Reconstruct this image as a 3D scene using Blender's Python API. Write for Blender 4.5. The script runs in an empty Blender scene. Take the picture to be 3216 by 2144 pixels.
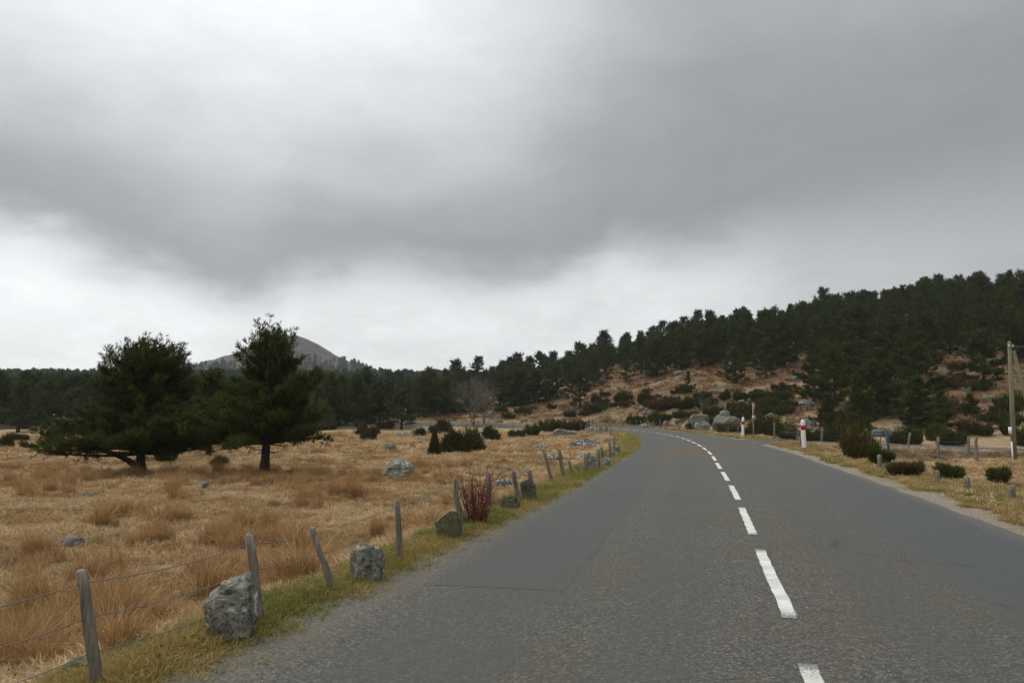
import bpy, bmesh, math, random
import numpy as np
from mathutils import Vector, Matrix, noise as mnoise

# ------------------------------------------------------------------ camera, sky, sun, exposure
scene = bpy.context.scene
col = scene.collection
CAMZ, F, CX, CY, HOR = 1.56, 2501.0, 1608.0, 1072.0, 1306.0     # focal length in photo pixels, horizon row
PITCH = math.atan((HOR - CY) / F)
cam_d = bpy.data.cameras.new('camera'); cam = bpy.data.objects.new('camera', cam_d); col.objects.link(cam)
cam_d.sensor_width = 36.0; cam_d.lens = 36.0 * F / 3216.0
cam_d.clip_start = 0.1; cam_d.clip_end = 12000
cam.location = (0, 0, CAMZ); cam.rotation_euler = (math.pi / 2 + PITCH, 0, 0)
scene.camera = cam
scene.view_settings.view_transform = 'Standard'
scene.view_settings.look = 'None'
scene.view_settings.exposure = 0.0
scene.view_settings.gamma = 1.0
scene.cycles.use_denoising = True
scene.cycles.denoising_prefilter = 'NONE'
scene.cycles.max_bounces = 5
scene.cycles.diffuse_bounces = 3
scene.cycles.transparent_max_bounces = 6
scene.cycles.volume_bounces = 0
scene.cycles.sample_clamp_indirect = 4.0
SUN_EL, SUN_AZ = 52.0, -38.0       # behind the cloud deck, ahead and to the left

def NN(nt, typ, **kw):
    n = nt.nodes.new(typ)
    for k, v in kw.items():
        if k.startswith('i_'):
            n.inputs[int(k[2:])].default_value = v
        else:
            setattr(n, k, v)
    return n
def LK(nt, a, b): nt.links.new(a, b)
def math_n(nt, op, a, b=None, c=None, clamp=False):
    n = nt.nodes.new('ShaderNodeMath'); n.operation = op; n.use_clamp = clamp
    for i, v in enumerate((a, b, c)):
        if v is None: continue
        if isinstance(v, (int, float)): n.inputs[i].default_value = v
        else: nt.links.new(v, n.inputs[i])
    return n.outputs[0]
def mixc(nt, f, a, b, blend='MIX'):
    n = nt.nodes.new('ShaderNodeMix'); n.data_type = 'RGBA'; n.blend_type = blend
    for s, v in ((n.inputs[0], f), (n.inputs[6], a), (n.inputs[7], b)):
        if isinstance(v, (int, float)): s.default_value = v
        elif isinstance(v, tuple): s.default_value = (v + (1,)) if len(v) == 3 else v
        else: nt.links.new(v, s)
    return n.outputs[2]
def mapr(nt, v, a, b, c=0.0, d=1.0, smooth=True):
    n = nt.nodes.new('ShaderNodeMapRange'); n.interpolation_type = 'SMOOTHSTEP' if smooth else 'LINEAR'
    if isinstance(v, (int, float)): n.inputs[0].default_value = v
    else: nt.links.new(v, n.inputs[0])
    for i, x in enumerate((a, b, c, d)): n.inputs[1 + i].default_value = x
    return n.outputs[0]
def ramp(nt, v, stops, interp='LINEAR'):
    n = nt.nodes.new('ShaderNodeValToRGB'); n.color_ramp.interpolation = interp
    e = n.color_ramp.elements
    while len(e) < len(stops): e.new(0.5)
    for el, (p, c) in zip(e, stops):
        el.position = p
        el.color = (c, c, c, 1) if isinstance(c, (int, float)) else (tuple(c) + (1,))[:4]
    nt.links.new(v, n.inputs[0]); return n.outputs[0]
def noise_n(nt, vec, scale, detail=4, rough=0.55, dist=0.0):
    n = nt.nodes.new('ShaderNodeTexNoise'); n.inputs['Scale'].default_value = scale
    n.inputs['Detail'].default_value = detail; n.inputs['Roughness'].default_value = rough
    n.inputs['Distortion'].default_value = dist
    if vec is not None: nt.links.new(vec, n.inputs['Vector'])
    return n.outputs[0]

def build_world():
    w = bpy.data.worlds.new('World'); scene.world = w; w.use_nodes = True
    nt = w.node_tree; nt.nodes.clear()
    out = NN(nt, 'ShaderNodeOutputWorld'); bg = NN(nt, 'ShaderNodeBackground')
    sky = NN(nt, 'ShaderNodeTexSky'); sky.sky_type = 'NISHITA'; sky.sun_disc = False
    sky.sun_elevation = math.radians(SUN_EL); sky.sun_rotation = math.radians(SUN_AZ)
    skyc = mixc(nt, 1.0, sky.outputs[0], (0.07, 0.07, 0.07), 'MULTIPLY')
    tc = NN(nt, 'ShaderNodeTexCoord').outputs['Generated']
    sp = NN(nt, 'ShaderNodeSeparateXYZ'); LK(nt, tc, sp.inputs[0])
    X, Y, Z = sp.outputs
    # elevation and azimuth of the view direction
    el = math_n(nt, 'MULTIPLY', math_n(nt, 'ARCSINE', math_n(nt, 'MINIMUM', math_n(nt, 'MAXIMUM', Z, -1), 1)), 57.2958)
    az = math_n(nt, 'MULTIPLY', math_n(nt, 'ARCTAN2', X, Y), 57.2958)
    # noise on the cloud deck (a plane overhead, so it foreshortens toward the horizon) and on the direction itself
    inv = math_n(nt, 'DIVIDE', 1.0, math_n(nt, 'ADD', math_n(nt, 'MAXIMUM', Z, 0.0), 0.10))
    cv = NN(nt, 'ShaderNodeCombineXYZ')
    LK(nt, math_n(nt, 'MULTIPLY', X, inv), cv.inputs[0]); LK(nt, math_n(nt, 'MULTIPLY', Y, inv), cv.inputs[1])
    n_deck = noise_n(nt, cv.outputs[0], 0.55, 5, 0.5, 0.3)
    n_deck2 = noise_n(nt, cv.outputs[0], 1.6, 5, 0.55, 0.4)
    mp = NN(nt, 'ShaderNodeMapping'); LK(nt, tc, mp.inputs[0]); mp.inputs['Scale'].default_value = (1, 1, 2.2)
    n_dir = noise_n(nt, mp.outputs[0], 7.0, 5, 0.55, 0.3)
    n_dir2 = noise_n(nt, mp.outputs[0], 2.6, 4, 0.5, 0.2)
    # lower rim of the dark cloud deck, degrees of elevation over azimuth
    azn = mapr(nt, az, -60, 60, 0, 1, smooth=False)
    def P(px): return (math.degrees(math.atan((px * 1.36735 - CX) / F)) + 60) / 120
    def E(py): return math.degrees(math.atan((955 - py) / 1829.0)) / 30.0
    rim = ramp(nt, azn, [(0.0, 0.42), (P(0), E(590)), (P(300), E(655)), (P(560), E(708)), (P(700), E(660)), (P(900), E(636)),
                         (P(1150), E(650)), (P(1340), E(622)), (P(1420), E(570)), (P(1560), E(585)), (P(1900), E(540)), (P(2352), E(500)), (1.0, 0.46)], 'EASE')
    rim = math_n(nt, 'MULTIPLY', rim, 30.0)
    n_fine = noise_n(nt, mp.outputs[0], 19.0, 5, 0.6, 0.5)
    wob = math_n(nt, 'ADD', math_n(nt, 'MULTIPLY', math_n(nt, 'SUBTRACT', n_dir, 0.5), 5.0), math_n(nt, 'MULTIPLY', math_n(nt, 'SUBTRACT', n_fine, 0.5), 2.4))
    above = math_n(nt, 'SUBTRACT', math_n(nt, 'ADD', el, wob), rim)
    soft_r = mapr(nt, az, 5, 30, 2.5, 4.8)
    deck = mapr(nt, math_n(nt, 'DIVIDE', above, soft_r), -1.0, 1.0)
    # brightness of the lighter band under the deck
    low = ramp(nt, azn, [(0.0, 0.88), (P(0), 1.05), (P(450), 1.03), (P(800), 0.93), (P(1200), 0.90), (P(1600), 0.84), (P(1900), 0.60), (P(2352), 0.50), (1.0, 0.45)], 'EASE')
    low = math_n(nt, 'MULTIPLY', low, mapr(nt, math_n(nt, 'ADD', math_n(nt, 'MULTIPLY', n_dir, .6), math_n(nt, 'MULTIPLY', n_fine, .4)), 0.33, 0.67, 0.90, 1.06))
    # brightness of the deck: dark at its rim, lighter higher up, a thin bright place up on the left
    up = math_n(nt, 'SUBTRACT', el, rim)
    grad = mapr(nt, math_n(nt, 'ADD', up, math_n(nt, 'MULTIPLY', math_n(nt, 'SUBTRACT', n_dir2, 0.5), 9.0)), 1.0, 17.0, 0.0, 1.0)
    side = mapr(nt, math_n(nt, 'ADD', az, math_n(nt, 'MULTIPLY', math_n(nt, 'SUBTRACT', n_deck, 0.5), 26.0)), -12, 16, 1.0, 0.0)
    dark = mapr(nt, az, -30, 30, 0.41, 0.325)
    topv = math_n(nt, 'ADD', math_n(nt, 'MULTIPLY', side, 0.52), 0.41)
    dk = math_n(nt, 'ADD', dark, math_n(nt, 'MULTIPLY', grad, math_n(nt, 'SUBTRACT', topv, dark)))
    dk = math_n(nt, 'MULTIPLY', dk, mapr(nt, math_n(nt, 'ADD', math_n(nt, 'MULTIPLY', n_deck2, .3), math_n(nt, 'ADD', math_n(nt, 'MULTIPLY', n_dir, .45), math_n(nt, 'MULTIPLY', n_fine, .25))), 0.30, 0.70, 0.93, 1.07))
    # overcast sky grows brighter toward the zenith
    zen = mapr(nt, Z, 0.40, 1.0, 1.0, 2.3, smooth=False)
    dk = math_n(nt, 'MULTIPLY', dk, zen)
    lum = math_n(nt, 'ADD', math_n(nt, 'MULTIPLY', deck, dk), math_n(nt, 'MULTIPLY', math_n(nt, 'SUBTRACT', 1.0, deck), low))
    tint = mixc(nt, deck, (0.99, 1.0, 1.005), (0.955, 0.99, 1.01))
    cloud = mixc(nt, 1.0, tint, lum, 'MULTIPLY')
    fin = mixc(nt, 0.06, cloud, skyc)
    LK(nt, fin, bg.inputs[0]); bg.inputs[1].default_value = 1.0
    LK(nt, bg.outputs[0], out.inputs[0])
build_world()
sd = bpy.data.lights.new('sun', 'SUN'); sd.energy = 1.2; sd.angle = math.radians(40); sd.color = (1.0, 0.97, 0.92)
sun = bpy.data.objects.new('sun', sd); col.objects.link(sun)
_e, _a = math.radians(SUN_EL), math.radians(SUN_AZ)
sun.rotation_euler = Vector((math.sin(_a) * math.cos(_e), math.cos(_a) * math.cos(_e), math.sin(_e))).to_track_quat('Z', 'Y').to_euler()

# ------------------------------------------------------------------ numeric helpers
rng = np.random.default_rng(11)
random.seed(5)
DK = 3216 / 2352.0
def sstep(a, b, x):
    t = np.clip((x - a) / (b - a), 0, 1); return t * t * (3 - 2 * t)
def _hash(i, j, s):
    n = (i * 374761393 + j * 668265263 + s * 974711) & 0x7fffffff
    n = ((n ^ (n >> 13)) * 1274126177) & 0x7fffffff
    return ((n ^ (n >> 16)) & 0xffff) / 65535.0
def vnoise(x, y, s=0):
    x = np.asarray(x, float); y = np.asarray(y, float)
    i = np.floor(x).astype(np.int64); j = np.floor(y).astype(np.int64); u = x - i; v = y - j
    u = u * u * (3 - 2 * u); v = v * v * (3 - 2 * v)
    a = _hash(i, j, s); b = _hash(i + 1, j, s); c = _hash(i, j + 1, s); d = _hash(i + 1, j + 1, s)
    return (a * (1 - u) + b * u) * (1 - v) + (c * (1 - u) + d * u) * v
def fbm(x, y, s=0, o=4):
    r = 0; a = 0.5; t = 0
    for k in range(o):
        r = r + a * vnoise(x * 2 ** k, y * 2 ** k, s + k * 17); t += a; a *= 0.5
    return r / t

# ------------------------------------------------------------------ the two roads in plan
def catmull(P, step=0.5):
    P = np.array(P, float); out = []
    for i in range(1, len(P) - 2):
        p0, p1, p2, p3 = P[i - 1], P[i], P[i + 1], P[i + 2]
        n = max(2, int(np.linalg.norm(p2[:2] - p1[:2]) / step))
        t = np.linspace(0, 1, n, endpoint=False)[:, None]
        out.append(0.5 * ((2 * p1) + (-p0 + p2) * t + (2 * p0 - 5 * p1 + 4 * p2 - p3) * t ** 2 + (-p0 + 3 * p1 - 3 * p2 + p3) * t ** 3))
    return np.vstack(out)
MAINP = [(-4.0, -90, 0), (-2.2, -40, 0), (-0.6, -12, 0), (0.75, 0.0, 0), (2.45, 7.6, 0), (4.57, 16.6, 0), (6.4, 24.9, 0), (8.2, 33.2, 0), (9.75, 41.5, 0), (11.1, 50, 0),
         (12.3, 59, 0), (13.1, 68.5, 0), (13.5, 77, 0), (13.3, 88, 0), (11.6, 97, .06), (7, 104.5, .12), (0, 108.5, .28), (-10, 110.5, .50), (-22, 112, .70), (-50, 114, 1.0),
         (-110, 120, 1.6), (-220, 150, 2.5), (-300, 180, 3)]
MAIN = catmull(MAINP, 0.5)
SIDEP = [(6, 50.2, 0), (11, 50.0, 0), (15.5, 49.6, .0), (20, 48.4, -.08), (29, 46.6, -.36), (45, 44, -.58), (80, 40, -.8), (130, 30, -1.0), (190, 10, -1.2)]
SIDE = catmull(SIDEP, 0.5)
HW, HW2 = 3.4, 2.3
def tang(P):
    T = np.gradient(P[:, :2], axis=0); T /= np.linalg.norm(T, axis=1)[:, None]; return T
MT, ST = tang(MAIN), tang(SIDE)
def arclen(P): return np.concatenate([[0], np.cumsum(np.linalg.norm(np.diff(P[:, :2], axis=0), axis=1))])
MS, SS = arclen(MAIN), arclen(SIDE)
MS = MS - MS[np.argmin(np.abs(MAIN[:, 1]))]            # s = 0 abreast of the camera
def bank_at(i): return 0.05 * sstep(78, 98, MS[i])
def side_hw(i): return HW2 + 4.5 * np.exp(-np.maximum(SIDE[i, 0] - 12.5, 0) / 2.6)
def nearest(P, T, x, y):
    x = np.asarray(x, float).ravel(); y = np.asarray(y, float).ravel()
    idx = np.empty(len(x), int); t = np.empty(len(x))
    for a in range(0, len(x), 20000):
        dx = x[a:a + 20000, None] - P[None, ::2, 0]; dy = y[a:a + 20000, None] - P[None, ::2, 1]
        k = np.argmin(dx * dx + dy * dy, axis=1) * 2
        idx[a:a + 20000] = k
    ex = x - P[idx, 0]; ey = y - P[idx, 1]
    t = ex * T[idx, 1] - ey * T[idx, 0]                 # positive to the right of travel
    d = np.sqrt(ex * ex + ey * ey); sgn = np.where(t >= 0, 1, -1)
    return idx, sgn * np.maximum(np.abs(t), np.where(d > np.abs(t) + 2.0, d, 0))

HX = np.array([-400, -120, -60, -30, -6, 11, 26, 41, 83, 125, 200, 400]); HA = np.array([2.0, 2.2, 2.6, 3.4, 5.6, 9.4, 13.2, 16.6, 23.5, 28, 33, 36.])
YX = np.array([-400, -20, 0, 12, 20, 26, 34, 50, 83, 400]); YV = np.array([113, 113, 112, 104, 88, 74, 62, 54, 50, 45.])
def hill(x, y):
    A = np.interp(x, HX, HA); y0 = np.interp(x, YX, YV)
    u = (y - y0) / (152 - y0)
    S = np.where(u < 0, 0, np.where(u < 0.9, u ** 1.12, 0.9 ** 1.12 + (1 - np.exp(-(u - 0.9) * 2.4)) * 0.13))
    fall = 1 - 0.35 * sstep(190, 330, y)
    return A * S * fall
PR = np.array([0, 9, 19, 30, 46, 61, 90, 140, 220, 330, 500]); PZ = np.array([92.6, 91.6, 87, 80.7, 69.6, 61.3, 48, 33, 17, 6, 0.])
def far_land(x, y):
    r = 18.0 * sstep(170, 460, y) + 3 * (fbm(x / 90, y / 90, 5) - .5) * sstep(200, 400, y)
    r = r - 0.02 * (x + 100) * sstep(200, 460, y) * (x < -100) * 0.4
    dx = x + 247; dx = np.where(dx < 0, dx * 0.66, dx * 1.0)
    rr = np.sqrt(dx * dx + ((y - 900) * 0.8) ** 2) * (1 + 0.22 * (fbm(x / 22, y / 22, 9) - .5) + .10 * (fbm(x / 7, y / 7, 10) - .5))
    return np.maximum(r, np.interp(rr, PR, PZ))
FY = np.array([-200, 0, 10, 35, 60, 85, 105, 125, 170]); FV = np.array([-.6, -.7, -.8, -.9, -.75, -.50, -.30, .35, 1.2])
def H(x, y, full=False):
    shp = np.shape(x); x = np.asarray(x, float).ravel(); y = np.asarray(y, float).ravel()
    i, t = nearest(MAIN, MT, x, y); j, t2 = nearest(SIDE, ST, x, y)
    rz = MAIN[i, 2] + bank_at(i) * np.clip(t, -HW - 1, HW + 1)
    sz = SIDE[j, 2]
    left = np.interp(y, FY, FV) + 0.10 * (fbm(x / 9, y / 9, 3) - .5) * 2
    rl = np.where(y < 44, -0.85, np.interp(y, [44, 52], [-0.85, -0.30])); rl = np.where(y > 52, np.interp(y, [52, 75, 110], [-.3, -.05, .3]), rl)
    right = rl + hill(x, y) + (fbm(x / 7, y / 7, 8) - .5) * np.clip(hill(x, y), 0.15, 1.3)
    right = np.where(y > 165, np.maximum(right, far_land(x, y)), right)
    a0 = np.where(t < 0, HW + 0.5, HW + 1.9); a1 = np.where(t < 0, HW + 3.0, HW + 4.6)
    w = sstep(0, 1, (np.abs(t) - a0) / (a1 - a0))
    fld = np.where(t < 0, left, right)
    z = rz * (1 - w) + fld * w
    hum = (fbm(x / 4.2, y / 3.0, 24, 2) - .5) * 0.34 + (fbm(x / 1.5, y / 1.5, 21, 3) - .5) * 0.26 + (fbm(x / .5, y / .5, 31, 2) - .5) * 0.09
    z = z + hum * sstep(HW + .3, HW + 2.2, np.abs(t)) * sstep(side_hw(j) + .2, side_hw(j) + 1.5, np.abs(t2)) * np.clip(1.4 - y / 400, .2, 1)
    # side road on its bank (only right of the main road)
    hs = side_hw(j)
    onr = (t > 0)
    ws = np.where(onr, 1 - sstep(hs + 0.35, hs + 1.9, np.abs(t2)), 0)
    z = z * (1 - ws) + np.minimum(sz, z + 9) * ws
    dm = np.abs(t)
    cut = 1 - sstep(HW - 0.35, HW - 0.02, dm)
    z = z - np.where(dm < HW + .75, 0.13 * cut + 0.03 * (1 - sstep(HW + .3, HW + .75, dm)), 0)
    cut2 = (1 - sstep(hs - 0.35, hs - 0.02, np.abs(t2))) * onr
    z = np.where((np.abs(t2) < hs) & onr & (dm >= HW - .3), z - 0.13 * cut2 - 0.012, z)
    if full: return z.reshape(shp), t.reshape(shp), t2.reshape(shp), i, j
    return z.reshape(shp)
def H1(x, y): return float(H(np.array([x]), np.array([y]))[0])

CP, SP_ = math.cos(PITCH), math.sin(PITCH)
def ray(px, py):
    u = (px - CX) / F; v = (CY - py) / F
    return np.array([u, CP - v * SP_, SP_ + v * CP])
_tt = np.concatenate([np.linspace(3, 60, 700), np.linspace(60.2, 260, 900), np.linspace(261, 1400, 700)])
def at(px, py, tmin=3.0):
    """Where the line of sight through a photo pixel meets the ground."""
    d = ray(px, py); d = d / d[1]
    t = _tt[_tt >= tmin]
    z = H(d[0] * t, d[1] * t); rz = CAMZ + d[2] * t
    k = np.argmax(rz < z)
    if not (rz < z).any(): k = len(t) - 1
    return Vector((d[0] * t[k], t[k], float(z[k])))
def atd(dx, dy, tmin=3.0): return at(dx * DK, dy * DK, tmin)
def pixel_at_depth(px, py, y):
    d = ray(px, py); d = d / d[1]; return Vector((d[0] * y, y, CAMZ + d[2] * y))
def project(p):
    x, y, z = p[0], p[1], p[2] - CAMZ
    f = y * CP + z * SP_; u = -y * SP_ + z * CP
    return CX + F * x / f, CY - F * u / f

# ------------------------------------------------------------------ mesh helpers
def quads2tris(q): q = np.asarray(q); return np.vstack([q[:, [0, 1, 2]], q[:, [0, 2, 3]]])
def mesh_of(name, V, T, attrs=None, smooth=False):
    me = bpy.data.meshes.new(name); V = np.asarray(V, np.float32); T = np.asarray(T, np.int32)
    k = T.shape[1]
    me.vertices.add(len(V)); me.vertices.foreach_set('co', V.ravel())
    me.loops.add(T.size); me.loops.foreach_set('vertex_index', T.ravel())
    me.polygons.add(len(T)); me.polygons.foreach_set('loop_start', np.arange(0, T.size, k, dtype=np.int32))
    me.polygons.foreach_set('loop_total', np.full(len(T), k, dtype=np.int32))
    if smooth: me.polygons.foreach_set('use_smooth', np.ones(len(T), dtype=bool))
    for an, av in (attrs or {}).items():
        av = np.asarray(av, np.float32)
        if av.ndim == 1:
            a = me.attributes.new(an, 'FLOAT', 'POINT'); a.data.foreach_set('value', av)
        else:
            a = me.attributes.new(an, 'FLOAT_VECTOR', 'POINT'); a.data.foreach_set('vector', av.ravel())
    me.update(); me.validate(); return me
def link(name, me, mat=None, parent=None, loc=None):
    o = bpy.data.objects.new(name, me); col.objects.link(o)
    if mat is not None and me is not None and len(me.materials) == 0: me.materials.append(mat)
    if parent is not None: o.parent = parent
    if loc is not None: o.location = loc
    return o
def thing(name, label, cat, loc=(0, 0, 0), rz=0.0, group=None, scale=1.0):
    o = bpy.data.objects.new(name, None); col.objects.link(o); o.empty_display_size = 0.2
    o.location = loc; o.rotation_euler = (0, 0, rz); o.scale = (scale,) * 3
    return tag(o, label, cat, group)
def tag(o, label, cat, group=None):
    o['label'] = label; o['category'] = cat
    if group: o['group'] = group
    return o
class Geo:
    def __init__(s): s.V = []; s.T = []; s.A = []; s.n = 0
    def add(s, V, T, a=0.5):
        V = np.asarray(V, float); s.V.append(V); s.T.append(np.asarray(T) + s.n); s.n += len(V)
        s.A.append(np.full(len(V), a) if np.isscalar(a) else a)
    def mesh(s, name, smooth=False): return mesh_of(name, np.vstack(s.V), np.vstack(s.T), {'tint': np.concatenate(s.A)}, smooth)
def tube(P, R, sides=6, cap=True):
    P = np.asarray(P, float); R = np.broadcast_to(np.asarray(R, float), (len(P),)); n = len(P)
    T = np.gradient(P, axis=0); T /= np.linalg.norm(T, axis=1)[:, None] + 1e-9
    ref = np.array([0, 0, 1.0]) if abs(T[0, 2]) < .8 else np.array([1.0, 0, 0])
    A = np.cross(T, ref); A /= np.linalg.norm(A, axis=1)[:, None] + 1e-9; B = np.cross(T, A)
    th = np.arange(sides) * 2 * math.pi / sides
    V = P[:, None, :] + R[:, None, None] * (np.cos(th)[None, :, None] * A[:, None, :] + np.sin(th)[None, :, None] * B[:, None, :])
    V = V.reshape(-1, 3); q = []
    for i in range(n - 1):
        for k in range(sides):
            a = i * sides + k; b = i * sides + (k + 1) % sides
            q.append((a, a + sides, b + sides, b))
    Tr = quads2tris(np.array(q))
    if cap:
        V = np.vstack([V, P[0], P[-1]]); c0, c1 = len(V) - 2, len(V) - 1; e = []
        for k in range(sides):
            e.append((c0, k, (k + 1) % sides)); e.append((c1, (n - 1) * sides + (k + 1) % sides, (n - 1) * sides + k))
        Tr = np.vstack([Tr, np.array(e)])
    return V, Tr
def box(sx, sy, sz, cx=0, cy=0, cz=0):
    V = np.array([[x, y, z] for x in (-1, 1) for y in (-1, 1) for z in (-1, 1)], float) * np.array([sx, sy, sz]) / 2 + np.array([cx, cy, cz])
    q = np.array([(0, 1, 3, 2), (4, 6, 7, 5), (0, 4, 5, 1), (2, 3, 7, 6), (0, 2, 6, 4), (1, 5, 7, 3)])
    return V, quads2tris(q)
def unit(a): return a / (np.linalg.norm(a, axis=-1, keepdims=True) + 1e-9)

# ------------------------------------------------------------------ materials
def new_mat(name, rough=0.9):
    m = bpy.data.materials.new(name); m.use_nodes = True; nt = m.node_tree
    b = nt.nodes['Principled BSDF']; b.inputs['Roughness'].default_value = rough
    b.inputs['Specular IOR Level'].default_value = 0.25
    return m, nt, b
def bump(nt, b, h, strength=0.4, dist=0.02):
    n = NN(nt, 'ShaderNodeBump'); n.inputs['Strength'].default_value = strength; n.inputs['Distance'].default_value = dist
    LK(nt, h, n.inputs['Height']); LK(nt, n.outputs[0], b.inputs['Normal'])
def pos(nt): return NN(nt, 'ShaderNodeNewGeometry').outputs['Position']
def obj_co(nt): return NN(nt, 'ShaderNodeTexCoord').outputs['Object']
def attr(nt, name, vec=False):
    n = NN(nt, 'ShaderNodeAttribute'); n.attribute_name = name; return n.outputs['Vector' if vec else 'Fac']
def inst_attr(nt):
    return NN(nt, 'ShaderNodeObjectInfo').outputs['Random']

def leaf_mat(name, c0, c1, c2, rough=0.85, sub=0.0, world_scale=0.0, green=None):
    """c0..c1 by clump, pulled to c2 on some plants; thin leaves let a little light through."""
    m, nt, b = new_mat(name, rough)
    t = attr(nt, 'tint'); r = inst_attr(nt)
    c = mixc(nt, t, c0, c1)
    c = mixc(nt, mapr(nt, r, 0.45, 1.0, 0.0, 0.75), c, c2)
    if world_scale:
        n = noise_n(nt, pos(nt), world_scale, 3)
        c = mixc(nt, mapr(nt, n, 0.40, 0.62), c, c2)
        if green:
            c = mixc(nt, mapr(nt, noise_n(nt, pos(nt), .55, 4, .6), .56, .68, 0, .7), c, green)
    LK(nt, c, b.inputs['Base Color'])
    b.inputs['Specular IOR Level'].default_value = 0.12
    if sub:
        tr = NN(nt, 'ShaderNodeBsdfTranslucent'); LK(nt, c, tr.inputs[0])
        ms = NN(nt, 'ShaderNodeMixShader'); ms.inputs[0].default_value = sub
        LK(nt, b.outputs[0], ms.inputs[1]); LK(nt, tr.outputs[0], ms.inputs[2])
        LK(nt, ms.outputs[0], nt.nodes['Material Output'].inputs[0])
    return m
MAT = {}
MAT['needles'] = leaf_mat('pine_needles', (.026, .038, .005), (.088, .108, .014), (.058, .060, .011), sub=.18)
MAT['needles_far'] = leaf_mat('pine_needles_far', (.026, .038, .009), (.072, .088, .018), (.056, .058, .018))
MAT['juniper'] = leaf_mat('juniper_leaves', (.034, .040, .010), (.095, .078, .020), (.110, .062, .022))
MAT['broom'] = leaf_mat('broom_twigs', (.036, .046, .008), (.105, .112, .022), (.062, .062, .016))
MAT['broom_dry'] = leaf_mat('dry_broom_twigs', (.055, .052, .016), (.15, .115, .040), (.090, .064, .026))
MAT['yellow_leaf'] = leaf_mat('yellowing_leaves', (.09, .075, .018), (.20, .15, .045), (.12, .10, .03))
MAT['straw'] = leaf_mat('dead_grass_blades', (.34, .228, .125), (.72, .535, .325), (.40, .262, .125), sub=.15, world_scale=.35, green=(.24, .205, .075))
MAT['tussock'] = leaf_mat('tussock_blades', (.26, .148, .060), (.58, .385, .190), (.40, .240, .108), sub=.15)
MAT['verge'] = leaf_mat('verge_grass_blades', (.10, .120, .020), (.27, .262, .065), (.36, .270, .100), sub=.2, world_scale=.7)
MAT['bracken'] = leaf_mat('dead_bracken', (.11, .055, .027), (.26, .142, .070), (.34, .220, .112), world_scale=.12)

def bark_mat(name, c0, c1, scale=9.0):
    m, nt, b = new_mat(name, .95); co = obj_co(nt)
    mp = NN(nt, 'ShaderNodeMapping'); LK(nt, co, mp.inputs[0]); mp.inputs['Scale'].default_value = (1, 1, .3)
    n = noise_n(nt, mp.outputs[0], scale, 6, .65)
    LK(nt, mixc(nt, mapr(nt, n, .35, .65), c0, c1), b.inputs['Base Color']); bump(nt, b, n, .8, .03); return m
MAT['bark'] = bark_mat('pine_bark', (.020, .015, .011), (.075, .052, .036))
MAT['bark_grey'] = bark_mat('grey_twig_bark', (.10, .085, .065), (.23, .20, .16))
MAT['redstem'] = bark_mat('red_stems', (.080, .024, .018), (.20, .068, .045), 5)

def post_mat():
    m, nt, b = new_mat('weathered_post_wood', .95); co = obj_co(nt)
    mp = NN(nt, 'ShaderNodeMapping'); LK(nt, co, mp.inputs[0]); mp.inputs['Scale'].default_value = (30, 30, 2.0)
    g = noise_n(nt, mp.outputs[0], 1.0, 6, .7)
    w = pos(nt); l = noise_n(nt, w, 14, 4, .6); k = noise_n(nt, w, 4, 3, .5)
    c = mixc(nt, mapr(nt, g, .3, .7), (.085, .072, .058), (.27, .235, .185))
    c = mixc(nt, mapr(nt, l, .55, .68, 0, .75), c, (.16, .17, .12))
    c = mixc(nt, mapr(nt, k, .5, .7, 0, .5), c, (.10, .075, .05))
    LK(nt, c, b.inputs['Base Color']); bump(nt, b, g, .7, .008); return m
MAT['post'] = post_mat()
def rock_mat(name, base0, base1, lich, lich_t, moss=.3):
    m, nt, b = new_mat(name, .95); w = pos(nt)
    n1 = noise_n(nt, w, 1.6, 6, .65); n2 = noise_n(nt, w, 7.0, 6, .7, .4); n3 = noise_n(nt, w, 22.0, 4, .7); n4 = noise_n(nt, w, 2.4, 4, .6)
    c = mixc(nt, mapr(nt, n2, .32, .66), base0, base1)
    c = mixc(nt, mapr(nt, n3, .50, .62, 0, .8), c, (.045, .044, .040))
    c = mixc(nt, mapr(nt, n2, lich_t, lich_t + .07), c, lich)
    nz = NN(nt, 'ShaderNodeSeparateXYZ'); LK(nt, NN(nt, 'ShaderNodeNewGeometry').outputs['Normal'], nz.inputs[0])
    c = mixc(nt, mapr(nt, math_n(nt, 'ADD', n4, math_n(nt, 'MULTIPLY', n1, .4)), .66, .80, 0, moss), c, (.13, .13, .040))
    LK(nt, c, b.inputs['Base Color'])
    hh = math_n(nt, 'ADD', n2, math_n(nt, 'MULTIPLY', n3, .5)); bump(nt, b, hh, .9, .06); return m
MAT['rock'] = rock_mat('lichened_granite', (.13, .13, .105), (.33, .32, .27), (.55, .55, .50), .56)
MAT['rock_mottled'] = rock_mat('black_white_lichen_rock', (.05, .05, .046), (.20, .195, .18), (.58, .58, .55), .53, .15)
MAT['rock_dark'] = rock_mat('mossy_dark_stone', (.055, .056, .042), (.17, .165, .13), (.36, .36, .30), .62, .6)
MAT['rock_pale'] = rock_mat('pale_hillside_rock', (.105, .102, .088), (.25, .245, .215), (.42, .42, .38), .60, .45)

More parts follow.
